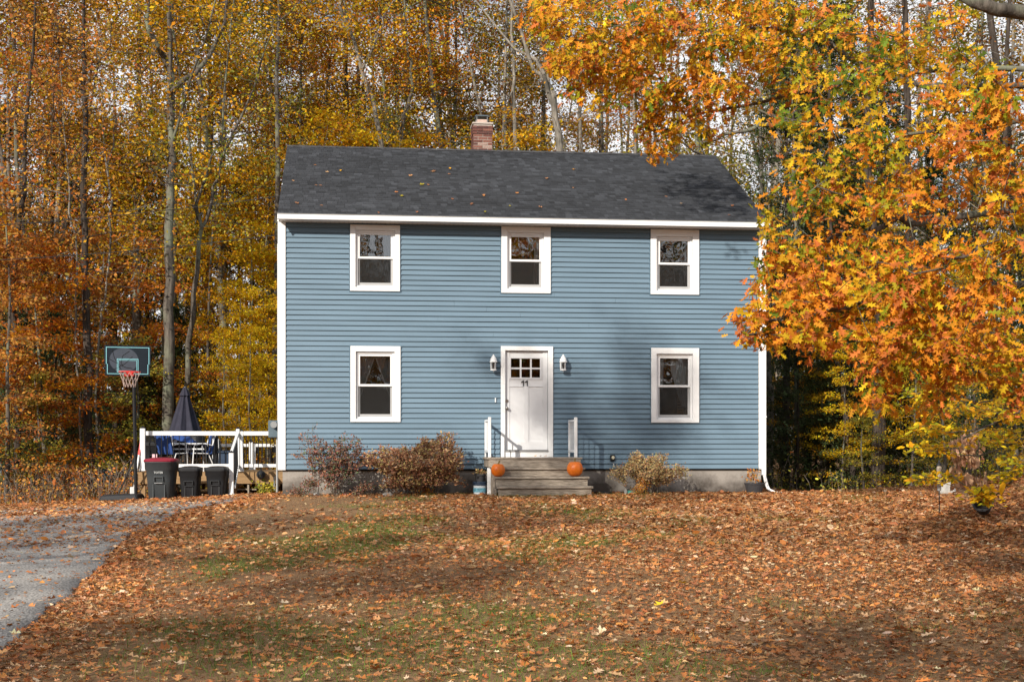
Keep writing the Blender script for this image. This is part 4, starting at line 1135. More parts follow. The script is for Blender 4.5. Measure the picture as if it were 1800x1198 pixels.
# table
t = empty('patio_table', deckpt(318, YD + 1.1), TH); tag(t, 'white patio table with a blue cloth bundle on it', 'table')
MB().box(-.62, .62, -.4, .4, .62, .65).obj('table_top', M['white'], t, bevel=.01)
for sx in (-.55, .55):
    for sy in (-.33, .33): MB().tube([(sx, sy, .0), (sx * .95, sy * .95, .62)], .018, 8).obj('leg', M['white'], t)
MB().box(-.56, .56, -.345, -.32, .50, .53).obj('apron', M['white'], t)
V = []; Fc = []
for j in range(9):
    for i in range(15):
        u, v = i / 14 - .5, j / 8 - .5; V.append((u * .85, v * .5, .17 * max(0, 1 - (2*u)**2 - (2*v)**2 * .8) ** .6 + .02 * math.sin(u * 23 + v * 9)))
for j in range(8):
    for i in range(14): k = j * 15 + i; Fc.append((k, k + 1, k + 16, k + 15))
p = deckpt(312, YD + 1.1); tag(MB().add(V, Fc).obj('folded_cloth', M['blue_cloth'], smooth=True, loc=(p.x, p.y, dz + .665)), 'rumpled bright blue cloth heaped on the patio table', 'cloth')
# chairs
def deck_chair(px, yo, rz, label, fab):
    t = empty('patio_chair', deckpt(px, yo), rz); tag(t, label, 'chair', 'patio chairs on the deck')
    for sx in (-.25, .25):
        MB().tube([(sx, -.25, 0), (sx, -.22, .42), (sx, -.20, .60), (sx, .0, .64), (sx, .22, .60), (sx, .30, .9)], .014, 8).obj('side_frame', M['white'], t)
        MB().tube([(sx, .3, 0), (sx, .12, .41), (sx, -.22, .42)], .013, 8).obj('leg', M['white'], t)
    MB().box(-.24, .24, -.22, .2, .40, .425).obj('seat', M[fab], t)
    MB().add([(-.24, .19, .42), (.24, .19, .42), (.24, .31, .92), (-.24, .31, .92), (-.24, .21, .42), (.24, .21, .42), (.24, .33, .92), (-.24, .33, .92)],
             [(0, 1, 2, 3), (7, 6, 5, 4), (0, 4, 5, 1), (3, 2, 6, 7), (0, 3, 7, 4), (1, 5, 6, 2)]).obj('backrest', M[fab], t)
deck_chair(352, YD + .75, -1.1, 'white tubular patio chair in the middle of the deck, seen side on', 'blue_cloth')
deck_chair(302, YD + .6, 2.6, 'white patio chair pushed in beside the black deck bin', 'blue_cloth')
# dark folded chair leaning
t = empty('folded_chair', deckpt(378, YD + .7), .4); tag(t, 'dark folded camping chair standing upright near the navy box', 'chair')
MB().add([(-.10, -.05, .0), (.12, -.05, .0), (.16, .0, .55), (.05, .02, .86), (-.06, .02, .80), (-.12, .0, .4), (-.10, .10, .0), (.12, .10, .0), (.16, .10, .55), (.05, .10, .86), (-.06, .10, .80), (-.12, .10, .4)],
         [(0, 1, 2, 3, 4, 5), (11, 10, 9, 8, 7, 6), (0, 6, 7, 1), (1, 7, 8, 2), (2, 8, 9, 3), (3, 9, 10, 4), (4, 10, 11, 5), (5, 11, 6, 0)]).obj('fabric', M['black_plastic'], t, bevel=.01)
for sx in (-.07, .09): MB().tube([(sx, -.06, 0), (sx * .8, -.03, .75)], .012, 6).obj('leg', M['metal_grey'], t)
# navy box
t = empty('storage_box', deckpt(399, YD + .8), TH); tag(t, 'navy plastic storage box at the right end of the deck rail', 'box')
MB().box(-.17, .17, -.2, .2, .0, .42).obj('body', M['navy_plastic'], t, bevel=.02); MB().box(-.19, .19, -.22, .22, .421, .48).obj('lid', M['navy_plastic'], t, bevel=.015)
# grill-like dark drum with green lid
t = empty('kettle_grill', deckpt(345, YD + 1.6), 0); tag(t, 'small dark green kettle grill behind the white chair', 'grill')
MB().lathe([(.03, .52), (.15, .57), (.21, .68), (.20, .74)], 20, close=True).obj('bowl', M['black_metal'], t); MB().lathe([(.205, .742), (.2, .80), (.13, .89), (.03, .92)], 20, close=True).obj('lid', M['black_metal'], t)
for k in range(3): a = k * 2.1; MB().tube([(.1 * math.cos(a), .1 * math.sin(a), .55), (.22 * math.cos(a), .22 * math.sin(a), 0)], .012, 6).obj('leg', M['metal_grey'], t)
# red and white sign leaning at the left post
p = loc2w(H(243, 820, YD - .2)[0], YD - .2); t = empty('snow_shovel', (p.x - .02, p.y, float(gz(p.x, p.y))), .3); tag(t, 'red and white shovel leaning against the left end of the deck', 'shovel')
MB().bar((-.10, -.12, .05), (.04, .12, 1.0), .03, .03).obj('handle', M['white'], t); MB().bar((.04, .12, 1.0), (.09, .2, 1.3), .05, .02).obj('grip', M['rim_red'], t)
MB().box(-.16, -.04, -.16, -.12, .0, .30).obj('blade', M['white'], t, bevel=.01)

# ------------------------------------------------------------------ basketball hoop
YH = 31.2; hb_ = at(239, 880, YH); gzz = float(gz(hb_.x, YH))
hoop = empty('basketball_hoop', (hb_.x, YH, gzz)); tag(hoop, 'portable basketball hoop with a black and teal backboard left of the deck', 'basketball hoop')
sc_ = F / YH
def hz(py): return CZ + (HY - py) / sc_ - gzz
mb = MB(); mb.tube([(0, 0, .1), (-.02, 0, hz(780)), (-.04, -.02, hz(665)), (-.05, -.05, hz(640))], .038, 10); mb.obj('pole', M['black_metal'], hoop)
MB().add([(-.75, -.35, 0), (.15, -.40, 0), (.15, .35, 0), (-.75, .35, 0), (-.68, -.28, .13), (.08, -.3, .16), (.08, .28, .16), (-.68, .28, .13)],
         [(0, 3, 2, 1), (4, 5, 6, 7), (0, 1, 5, 4), (1, 2, 6, 5), (2, 3, 7, 6), (3, 0, 4, 7)]).obj('base', M['black_plastic'], hoop, bevel=.03)
MB().bar((-.05, .0, .9), (-.42, .1, .12), .025, .025).obj('brace', M['black_metal'], hoop)
bb = empty('backboard_mount', ((232 - 239) / sc_, -.35, 0), rad(17), hoop); 
hw, z0, z1 = .49, hz(661.5), hz(609)
def bobj(name, mb, m, **k): return mb.obj(name, m, bbm, **k)
mb = MB(); yb = 0
mb.add([(-hw, 0, z1), (hw, 0, z1), (hw, 0, z0 + .26), (hw - .02, 0, z0 + .24), (hw - .02, 0, z0), (-hw + .02, 0, z0), (-hw + .02, 0, z0 + .24), (-hw, 0, z0 + .26),
        (-hw, .035, z1), (hw, .035, z1), (hw, .035, z0 + .26), (hw - .02, .035, z0 + .24), (hw - .02, .035, z0), (-hw + .02, .035, z0), (-hw + .02, .035, z0 + .24), (-hw, .035, z0 + .26)],
       [tuple(range(7, -1, -1)), tuple(range(8, 16))] + [(i, (i + 1) % 8, 8 + (i + 1) % 8, 8 + i) for i in range(8)])
bbm = mb.obj('backboard', M['board'], hoop); bbm.location = bb.location; bbm.rotation_euler = bb.rotation_euler
bpy.data.objects.remove(bb)
def line_frame(x0, x1, za, zb, wd, y=-.006):
    m_ = MB(); frame_boxes(m_, x0, x1, za, zb, wd, wd, wd, wd, y, y + .004); return m_
# outer line with a step at the sides
mb = MB(); e = .035; lw = .014
mb.box(-hw + e, hw - e, -.006, -.002, z1 - e - lw, z1 - e)
for s_ in (-1, 1):
    xa = s_ * (hw - e); mb.box(min(xa, xa - s_ * lw), max(xa, xa - s_ * lw), -.006, -.002, z0 + .25, z1 - e - lw)
    xb = s_ * (hw - e - .022); mb.box(min(xb, xb - s_ * lw), max(xb, xb - s_ * lw), -.006, -.002, z0 + e + lw, z0 + .25); 
mb.box(-(hw - e - .022), hw - e - .022, -.006, -.002, z0 + e, z0 + e + lw)
bobj('outer_line', mb, M['teal'])
sw = .225
bobj('target_square', line_frame(-sw, sw, z0 + .075, z0 + .37, .013, -.0075), M['teal']); bobj('target_square', line_frame(-sw + .03, sw - .03, z0 + .10, z0 + .34, .010, -.0075), M['teal'])
# grey ball print with dark seams
mb = MB(); n = 28; cx_, cz_, br = -.08, (z0 + z1) / 2 + .01, .265
mb.add([(cx_ + br * 1.15 * math.cos(2*math.pi*i/n), -.002, cz_ + br * math.sin(2*math.pi*i/n)) for i in range(n)], [tuple(range(n))[::-1]]); bobj('ball_print', mb, M['board_grey'])
for pts in ([(-.36, .05), (-.16, -.06), (.04, -.16), (.18, -.18)], [(-.24, .22), (-.2, .05), (-.12, -.10), (-.05, -.22)], [(.12, .2), (-.02, .1), (-.06, -.05), (-.02, -.14)], [(.18, .08), (.02, -.08), (-.2, -.2)]):
    mb = MB(); mb.tube([(cx_ + a, -.0035, cz_ + b) for a, b in pts], .006, 4); bobj('ball_seam', mb, M['ink'])
rim_c = Vector((.03, -.38, z0 + .07)); rr = .228; n = 28
mb = MB(); mb.tube([(rim_c.x + rr * math.cos(2*math.pi*i/n), rim_c.y + rr * math.sin(2*math.pi*i/n), rim_c.z) for i in range(n + 1)], .010, 6, False)
for sx in (-.08, .08): mb.bar((rim_c.x + sx, -.03, rim_c.z - .02), (rim_c.x + sx, rim_c.y + rr * .93, rim_c.z), .03, .02)
mb.box(rim_c.x - .1, rim_c.x + .1, -.03, -.008, rim_c.z - .08, rim_c.z + .03)
bobj('rim', mb, M['rim_red'])
mb = MB(); ln = [(rr, 0), (rr * .82, -.10), (rr * .62, -.22), (rr * .52, -.33)]
for k in range(12):
    for s_ in (-1, 1):
        pts = []
        for q, (r_, z_) in enumerate(ln):
            a = 2 * math.pi * (k + s_ * q * .5) / 12; pts.append((rim_c.x + r_ * math.cos(a), rim_c.y + r_ * math.sin(a), rim_c.z + z_))
        mb.tube(pts, .0055, 4, False)
bobj('net', mb, M['net'])

# ------------------------------------------------------------------ things at the foot of the wall
def at_wall(px, yo): return loc2w(H(px, 860, yo)[0], yo)
p = at_wall(844, -.75); p.z = float(gz(p.x, p.y)); s_ = F / p.y
t = empty('pail', p); tag(t, 'white printed pail with a dark rim left of the steps', 'pail')
MB().lathe([(.125, 0), (.128, .0), (.142, .20), (.143, .202)], 24, close=True).obj('body', M['bucket'], t)
MB().lathe([(.135, .065), (.1375, .066), (.141, .15), (.139, .151)], 24).obj('printed_band', M['bucket_band'], t)
MB().lathe([(.144, .203), (.155, .205), (.157, .235), (.148, .237), (.148, .25), (.158, .252), (.158, .275), (.13, .278), (.128, .21)], 24).obj('rim', M['navy_plastic'], t)
t2 = empty('flower_pot', (p.x, p.y, p.z + .262)); tag(t2, 'black nursery pot of withered flowers sitting on the pail', 'pot')
MB().lathe([(.085, 0), (.10, .14), (.12, .142), (.12, .17), (.105, .17), (.10, .13)], 20, close=True).obj('pot', M['pot'], t2)
def sprig(name, parent, n, r, h0, h1, pal, size, up=1.0, c=(0, 0)):
    P_ = np.stack([rng.normal(c[0], r, n), rng.normal(c[1], r, n), rng.uniform(h0, h1, n)], -1); D = nrm(rng.normal(0, 1, (n, 3)) + np.array([0, 0, up]))
    V, T, Cc = leaves(P_, D, rng.normal(0, 1, (n, 3)), size * rng.uniform(.6, 1.3, n), pick(pal, n), TB)
    return link(name, np_mesh(name, V, T, M['leaf_dry'], Cc), parent)
sprig('flowers', t2, 90, .055, .16, .25, 'shrub_yel', .05)
p = at_wall(1326, -.45); p.z = float(gz(p.x, p.y))
t = empty('planter', p); tag(t, 'dark planter with dried reddish stems beside the downspout', 'pot')
MB().lathe([(.15, 0), (.155, .01), (.20, .19), (.215, .20), (.215, .225), (.195, .225), (.19, .18)], 24, close=True).obj('pot', M['pot'], t)
mb = MB()
for k in range(7):
    a = R.uniform(0, 6.28); mb.tube([(R.uniform(-.1, .1), R.uniform(-.1, .1), .15), (R.uniform(-.14, .14), R.uniform(-.1, .1), R.uniform(.4, .68))], .004, 4)
mb.obj('stems', M['twig'], t); sprig('leaves', t, 150, .07, .24, .50, 'rust', .05, c=(-.04, 0)); 
MB().tube([(-.01, -.02, .2), (.02, -.03, .42)], .012, 6).obj('stake', M['wood_grey'], t)
# little toy, stones, saucer
def stone(px, yo, sx, sy, sz, label, m='stone'):
    p = at_wall(px, yo); p.z = float(gz(p.x, p.y)); n = 14; mb = MB(); V = []; Fc = []
    import bmesh
    bm = bmesh.new(); bmesh.ops.create_icosphere(bm, subdivisions=2, radius=1)
    for v in bm.verts:
        k = 1 + .16 * math.sin(v.co.x * 4 + px) * math.cos(v.co.y * 3 + v.co.z * 4); v.co = Vector((v.co.x * sx * k, v.co.y * sy * k, max(-.3, v.co.z) * sz * k + sz * .25))
    me = bpy.data.meshes.new('stone'); bm.to_mesh(me); bm.free(); me.materials.append(M[m]); o = link('stone', me, None, p); tag(o, label, 'stone'); return o
stone(556, -.7, .07, .05, .06, 'small pale stone below the sparse shrub at the left'); stone(681, -.95, .11, .07, .055, 'flat pale stone in front of the big brown shrub')
o = stone(1100, -.9, .04, .04, .10, 'upright white stone left of the tan shrub')
g = hit_ground(1110, 869); tag(MB().lathe([(.05, 0), (.12, .03), (.13, .045), (.10, .05), (.02, .06)], 20, close=True).obj('frisbee', M['turq'], None, loc=(g.x, g.y, g.z + .01), rot=(.25, .1, 0)), 'turquoise plastic disc lying in front of the tan shrub', 'disc')
p = at_wall(1060, -.7); tag(MB().lathe([(.17, .0), (.19, .015), (.19, .05), (.16, .055), (.15, .02)], 20, close=True).obj('hose_coil', M['black_plastic'], None, loc=(p.x, p.y, float(gz(p.x, p.y)) + .01)), 'low black tray lying between the steps and the tan shrub', 'tray')

def shrub(px, yo, c, r, n_t, n_leaf, size, pal, label, stems=9, spread=.05, name='shrub', hollow=.25, tipr=.0028, low=.12, flat=.2, wood='twig'):
    p = at_wall(px, yo); p.z = float(gz(p.x, p.y)); t = Tree()
    for k in range(stems):
        a = 2 * math.pi * k / stems + R.uniform(-.3, .3); L_ = R.uniform(.5, .8)
        t.line([(0.04 * math.cos(a), .04 * math.sin(a), -.05), (r[0] * .25 * math.cos(a), r[1] * .25 * math.sin(a), c[2] * .5), (c[0] + r[0] * L_ * .6 * math.cos(a), c[1] + r[1] * L_ * .6 * math.sin(a), c[2] + r[2] * .2)], (.011, .005), sub=3)
    T_ = ellip(n_t, c, r, hollow); T_[:, 2] += .13 * np.sin(T_[:, 0] * 5 + px) * np.cos(T_[:, 1] * 4) + .06 * np.sin(T_[:, 0] * 13); T_[:, :2] *= 1 + .18 * np.sin(T_[:, 2:3] * 11 + px); T_ = T_[T_[:, 2] > low]
    ends = t.grow(T_, step=.12, jit=.03, up=.05); t.radii(tipr, 2.5)
    P_ = np.array(t.P)[ends]; D = t.dirs(ends); V, F_, Cc = tufts(ends, P_, D, n_leaf, spread, size, pal, TB, droop=-.2, flat=flat, along=.12, jit=.2)
    rt = empty(name, p, R.uniform(-.1, .1)); link('branches', t.wood('branches', M[wood]), rt); link('foliage', np_mesh('foliage', V, F_, M['leaf_dry'], Cc), rt); tag(rt, label, 'shrub'); return rt
shrub(590, -.75, (0, 0, .70), (.72, .42, .54), 560, 7, .046, 'shrub_red', 'sparse twiggy shrub with purplish leaves under the left window', stems=12, spread=.035, tipr=.0032, hollow=.1)
shrub(555, -.6, (-.05, 0, 1.0), (.30, .25, .38), 60, 4, .04, 'shrub_red', 'thin straggly shrub reaching up beside the left corner', stems=4, spread=.03, tipr=.003, hollow=.1)
shrub(735, -.95, (-.02, 0, .58), (1.0, .62, .48), 1200, 12, .046, 'shrub', 'large rounded brown shrub left of the steps', stems=14, hollow=.45, spread=.042, low=.14)
shrub(766, -.85, (.05, 0, .88), (.50, .35, .40), 230, 12, .046, 'shrub', 'tall brown shoots rising out of the big shrub near the pail', stems=7, hollow=.3, spread=.04, low=.4)
shrub(1140, -.8, (0, 0, .48), (.74, .45, .30), 700, 11, .035, 'shrub_yel', 'low tan shrub with yellowish leaves right of the steps', stems=14, hollow=.3, spread=.04, low=.22, tipr=.003)
shrub(1155, -.75, (0, 0, .72), (.2, .2, .2), 60, 9, .034, 'shrub_yel', 'upright yellowish tuft growing out of the low tan shrub', stems=4, spread=.04, low=.3)
for k, (px_, lab) in enumerate(((535, 'low dark red groundcover plant at the left end of the wall'), (628, 'low rusty groundcover plant between the two brown shrubs'), (745, 'bright red low plant at the foot of the big brown shrub'), (1125, 'small rusty red plant under the tan shrub'))):
    shrub(px_, -.95, (0, 0, .10), (.34 if k < 2 else .2, .16, .12), 110, 8, .035, 'rust' if k > 1 else 'shrub_red', lab, stems=6, spread=.04, low=.0, name='groundcover_plant')
shrub(468, 1.9, (0, 0, .10), (.30, .25, .14), 60, 7, .06, 'olive', 'small yellow green clump beside the deck posts', stems=6, spread=.06, low=.0)

# ------------------------------------------------------------------ right side yard things
p = hit_ground(1651, 905)
t = empty('garden_torch', p); tag(t, 'thin garden torch with a bamboo top at the edge of the right woods', 'garden torch')
sc_ = F / p.y; MB().tube([(0, 0, -.1), (.0, 0, (905 - 862) / sc_)], .009, 6).obj('pole', M['black_metal'], t)
MB().lathe([(.025, (905-862)/sc_), (.04, (905-850)/sc_), (.042, (905-822)/sc_), (.03, (905-818)/sc_)], 12, close=True).obj('torch_head', M['wood_grey'], t)
MB().lathe([(.045, (905-818)/sc_), (.02, (905-812)/sc_), (.01, (905-808)/sc_)], 12, close=True).obj('cap', M['black_metal'], t)
MB().lathe([(.028, (905-862)/sc_ + .001), (.034, (905-856)/sc_), (.037, (905-848)/sc_)], 12, close=True).obj('socket', M['metal_grey'], t)
p = hit_ground(1665, 868); s1 = stone(900, 0, .17, .12, .20, 'grey block stone at the edge of the right woods'); s1.location = p
p2 = hit_ground(1669, 866); tag(MB().lathe([(.055, 0), (.06, .01), (.065, .1), (.04, .13), (.01, .14)], 14, close=True).obj('clay_cup', M['tan'], None, loc=(p2.x, p2.y, p2.z + .20)), 'small peach clay cup resting on the grey stone', 'cup')
p = hit_ground(1722, 908); t = empty('tipped_pot', p); tag(t, 'black pot tipped on its side in the leaves under the yellow branch', 'pot')
MB().lathe([(.10, 0), (.105, .01), (.14, .20), (.155, .205), (.155, .24), (.135, .24), (.13, .18), (.09, .03)], 24, close=True).obj('pot', M['pot'], t, loc=(.07, .02, .12), rot=(rad(60), rad(20), rad(-35)))

# ------------------------------------------------------------------ the big red oak that reaches in from the right
def leaf_variants(tmpl, pal, m):
    out = []
    for c in PAL[pal]:
        V, T = tmpl; out.append(np_mesh('leaf', V, T, m, np.repeat(np.array([c]), len(V), 0)))
    return out
def single_leaves(P, D, Nv, size, meshes, parent, name='leaf'):
    Y = nrm(D); X = nrm(np.cross(Y, Nv)); Z = np.cross(X, Y)
    for i in range(len(P)):
        m_ = Matrix(((X[i][0], Y[i][0], Z[i][0], 0), (X[i][1], Y[i][1], Z[i][1], 0), (X[i][2], Y[i][2], Z[i][2], 0), (0, 0, 0, 1)))
        o = bpy.data.objects.new(name, R.choice(meshes)); C.objects.link(o); o.parent = parent
        s_ = float(size[i]); o.matrix_local = Matrix.Translation(Vector(P[i])) @ m_ @ Matrix.Diagonal((s_, s_, s_, 1))

def build_oak():
    base = np.array([10.6, 17.5, float(gz(10.6, 17.5))])
    root = empty('oak_tree', base); tag(root, 'big orange leaved oak reaching in from the right over the roof end', 'tree')
    t = Tree(); A = lambda px, py, Y: np.array(at(px, py, Y)) - base
    t.line([(0, 0, -.3), (-.05, 0, 2.0), (-.15, .05, 4.5), (-.1, .1, 7.5), (.1, .1, 12)], (.34, .14), sub=4)
    def near(z): return int(np.argmin([abs(p[2] - z) + (0 if i < 17 else 99) for i, p in enumerate(t.P)]))
    limbs = [
     (4.6, [(1640, 150, 17.6), (1420, 60, 18.2), (1230, 50, 18.6), (1010, 80, 19.0)], .05, .012),
     (5.0, [(1700, 120, 17.6), (1480, 150, 18.4), (1290, 190, 19.0), (1150, 225, 19.2)], .045, .012),
     (6.0, [(1700, -60, 17.5), (1400, -60, 18), (1150, -20, 18.6), (960, 10, 19)], .05, .012),
     (7.5, [(1600, -300, 18.5), (1350, -300, 20.5), (1120, -260, 22.5), (940, -235, 24)], .08, .02),
     (3.6, [(1720, 380, 16.2), (1560, 400, 15.4), (1420, 430, 15.0), (1330, 470, 14.8)], .055, .012),
     (3.0, [(1760, 500, 15.2), (1600, 520, 14.4), (1440, 545, 14.0), (1310, 570, 13.9)], .05, .012),
     (2.6, [(1800, 600, 14.8), (1660, 640, 14.0), (1540, 650, 13.7)], .04, .012),
     (4.4, [(1850, 200, 15), (1700, 230, 14.4), (1560, 260, 14.4), (1440, 330, 14.6)], .035, .010),
     (5.2, [(1960, 60, 13.5), (1850, 25, 12.6), (1780, 20, 12.4), (1730, 10, 12.3), (1670, -20, 12.4)], .085, .05),
     (3.4, [(1850, 420, 14.0), (1760, 430, 13.4), (1650, 470, 13.2)], .045, .012),
    ]
    lo = len(t.P)
    for z, pts, ra, rb in limbs:
        j = near(z + 1 - base[2] - 0); start = t.P[j]
        t.line([start] + [A(*p) for p in pts], (ra, rb), parent=j, sub=4, jit=.04 if rb < .03 else .006)
    # leaf masses: centre px, radii px, depth, depth spread, count
    blobs = [
     (1160, 20, 250, 60, 18.6, .9, 150), (1060, 60, 120, 60, 18.8, .8, 85), (1010, 110, 60, 40, 18.9, .5, 34), (960, 30, 38, 30, 18.9, .4, 18),
     (1210, 110, 170, 60, 18.7, .8, 110), (1110, 150, 110, 50, 18.9, .6, 66), (1220, 180, 100, 40, 18.9, .6, 40), (1160, 215, 60, 34, 19, .5, 26), (1150, 262, 16, 14, 19.2, .15, 7), (1180, 248, 20, 12, 19.2, .2, 5), (1010, 160, 34, 14, 19, .3, 8),
     (1330, 40, 130, 60, 18.2, .8, 66), (1330, 130, 110, 60, 18.4, .6, 40), (1240, 235, 26, 26, 19.1, .3, 8),
     (1480, 30, 100, 35, 17.0, .8, 34), (1560, 85, 90, 40, 16.4, .8, 30), (1480, 150, 90, 36, 16.5, .8, 30), (1420, 210, 70, 30, 15.8, .8, 22),
     (1560, 210, 100, 36, 15.0, .7, 34), (1540, 260, 110, 30, 14.8, .7, 34), (1450, 280, 70, 26, 14.8, .6, 18),
     (1680, 170, 70, 34, 14.2, .6, 30), (1760, 220, 70, 60, 13.6, .6, 48), (1690, 250, 70, 34, 13.8, .5, 24), (1770, 320, 60, 50, 13.6, .6, 30),
     (1500, 330, 90, 26, 14.8, .6, 30), (1600, 330, 60, 28, 14.6, .6, 18), (1550, 350, 60, 22, 14.2, .5, 18), (1400, 350, 50, 40, 15.0, .5, 16), (1350, 395, 34, 30, 15.0, .4, 9),
     (1450, 425, 100, 30, 14.6, .6, 42), (1380, 460, 60, 34, 14.6, .5, 28), (1540, 440, 60, 20, 14.2, .5, 16), (1600, 455, 110, 26, 13.8, .6, 44), (1740, 430, 60, 26, 13.4, .5, 22),
     (1390, 520, 70, 36, 14.2, .5, 38), (1320, 560, 38, 24, 13.9, .25, 17), (1350, 592, 36, 14, 13.9, .25, 10), (1500, 515, 100, 34, 14.0, .6, 60), (1620, 520, 90, 34, 13.7, .6, 56), (1740, 510, 60, 34, 13.4, .6, 36),
     (1480, 575, 90, 30, 13.8, .5, 44), (1590, 585, 80, 32, 13.6, .5, 44), (1700, 590, 80, 40, 13.4, .6, 50), (1530, 635, 40, 26, 13.6, .4, 16), (1545, 680, 26, 24, 13.6, .3, 10), (1780, 600, 30, 60, 13.2, .5, 26), (1640, 640, 60, 26, 13.5, .4, 18), (1770, 160, 50, 30, 13.4, .4, 14), (1790, 690, 30, 30, 13.2, .4, 10), (1420, 600, 40, 22, 13.9, .3, 12),
     (1880, 350, 70, 260, 14, 1.0, 60), (1900, 80, 90, 120, 14, 1, 30), (1250, -90, 300, 60, 18.5, 1.2, 90), (930, -235, 140, 66, 24.0, .8, 170), (960, -150, 60, 24, 23.5, .5, 20), (1480, 75, 170, 60, 17.4, .8, 60), (1680, 60, 110, 60, 15.5, .8, 40), (1650, 330, 120, 60, 15.2, .7, 34), (1620, 130, 120, 60, 16, .8, 40), (1700, 650, 110, 50, 14.4, .6, 40), (1580, 700, 90, 30, 15, .6, 24), (1430, 500, 110, 70, 15.4, .7, 60), (1600, -70, 200, 50, 16.5, 1.2, 50),
    ]
    T_ = []; size_k = []
    for (cx, cy, rx, ry, Y, dy, n) in blobs:
        n = int(n * (.82 if Y >= 17.5 else (.60 if cy < 440 else .60)))
        for _ in range(n):
            a = R.uniform(0, 6.28); q = R.random() ** .55; px = cx + rx * q * math.cos(a); py = cy + ry * q * math.sin(a)
            T_.append(A(px, py, Y + R.gauss(0, dy) * .75))
    T_ = np.array(T_); ends = t.grow(T_, step=.35, jit=.05, up=.05, lo=lo - 0); t.radii(.0035, 2.5)
    P_ = np.array(t.P)[ends]; D = t.dirs(ends); npl = 14
    k = len(ends); cl = np.repeat(np.arange(k), npl); N_ = len(cl)
    bp = P_[cl] - D[cl] * rng.random((N_, 1)) * .20 + rng.normal(0, .07, (N_, 3))
    d = nrm(D[cl] * .75 + rng.normal(0, .62, (N_, 3)) * np.array([1, 1, .6]) + np.array([0, 0, -.75]))
    nv = nrm(rng.normal(0, .5, (N_, 3)) + np.array([-.30, -.70, .65]))
    sz = np.where(bp[:, 1] + base[1] > 16.8, .098, .098) * np.exp(np.clip(rng.normal(0, .28, N_), -.6, .36))
    # upper boughs over the roof are greener yellow, the near ones more orange
    px_all = bp[:, 0] + base[0]; dist = bp[:, 1] + base[1]; upper = dist > 16.8
    X_ = PX + F * (bp[:, 0] + base[0]) / dist; Y_ = HY - F * (bp[:, 2] + base[2] - CZ) / dist
    zb_ = ((X_ > 1370) & (Y_ < 370) & (Y_ - .9 * (1700 - X_) < 190)) | ((Y_ > 300) & (Y_ < 420) & (X_ < 1400)); low = (~zb_) & (~upper)
    cols = np.where(zb_[:, None], pick('oakmix', N_, .24, [2.2, 2.2, 2.4, 4, 5, 3.4, 2], cl), np.where(low[:, None], pick('oakmix', N_, .22, [6.5, 4.5, 5.5, 2.2, 2.2, 1.1, 2.8], cl), pick('oakmix', N_, .22, [5, 4.5, 3, 4, 2.6, 1.4, 3.4], cl)))
    inv = (X_ > 0) & (X_ < 1800) & (Y_ > 0) & (Y_ < 1198); score = np.where(inv, sz / dist, 0); idx = np.argsort(-score)[:300]
    rest = np.ones(N_, bool); rest[idx] = False
    V, F_, Cc = leaves(bp[rest], d[rest], nv[rest], sz[rest], cols[rest], TO)
    o = link('crown', np_mesh('crown', V, F_, M['leaf'], Cc), root); o['kind'] = 'stuff'
    single_leaves(bp[idx], d[idx], nv[idx], sz[idx], leaf_variants(TO, 'oakmix', M['leaf'])[:5], root)
    link('trunk', t.wood('trunk', M['bark_grey']), root)
    print('oak', N_, k)
build_oak()

# yellow understorey boughs at the right edge and the withered brown bough
def bough(name, label, base, limb_px, blobs, npl, size, pal, tm, flat=.8, droop=.2, spread=.07, w=None, jz=.5):
    base = np.array(base); root = empty(name, base); tag(root, label, 'tree'); t = Tree(); A = lambda px, py, Y: np.array(at(px, py, Y)) - base
    first = A(*limb_px[0][0][0]) if False else None
    t.line([(0, 0, -.2), (0, 0, 1.2), (.1, .05, 3.0), (.1, .0, 4.6)], (.035, .012), sub=3)
    for z, pts in limb_px:
        j = int(np.argmin([abs(p[2] - z) for p in t.P[:10]])); t.line([t.P[j]] + [A(*p) for p in pts], (.022, .007), parent=j, sub=3, jit=.02)
    T_ = []
    for (cx, cy, rx, ry, Y, dy, n) in blobs:
        for _ in range(n):
            a = R.uniform(0, 6.28); q = R.random() ** .6; T_.append(A(cx + rx * q * math.cos(a), cy + ry * q * math.sin(a), Y + R.gauss(0, dy)))
    ends = t.grow(np.array(T_), step=.3, jit=.02); t.radii(.003, 2.4); P_ = np.array(t.P)[ends]; D = t.dirs(ends)
    V, F_, Cc = tufts(ends, P_, D, npl, spread, size, pal, tm, droop=droop, flat=flat, along=.18, w=w)
    link('trunk', t.wood('trunk', M['bark_grey']), root); link('crown', np_mesh('crown', V, F_, M['leaf'], Cc), root); return root
bough('beech_sapling', 'yellow leaved sapling hanging low over the tipped pot at the right edge', (8.6, 20.5, .05),
      [(1.0, [(1790, 840, 20.2), (1740, 880, 20.1)]), (1.6, [(1760, 790, 20), (1690, 800, 20)]), (2.2, [(1760, 740, 20), (1650, 760, 20.3)]), (2.8, [(1780, 690, 20), (1700, 700, 20)])],
      [(1722, 868, 22, 14, 20.1, .1, 34), (1765, 840, 30, 10, 20.1, .2, 20), (1768, 770, 50, 14, 20.2, .4, 44), (1640, 788, 50, 8, 20.5, .3, 36), (1780, 810, 36, 12, 20.1, .4, 26), (1775, 730, 40, 14, 20.1, .4, 28), (1700, 715, 60, 10, 20.3, .4, 34), (1640, 752, 40, 8, 20.5, .3, 30), (1790, 660, 30, 30, 20, .4, 30), (1640, 840, 46, 8, 20.6, .3, 34), (1620, 690, 40, 12, 20.6, .4, 26)],
      5, .088, 'yellow', TB)
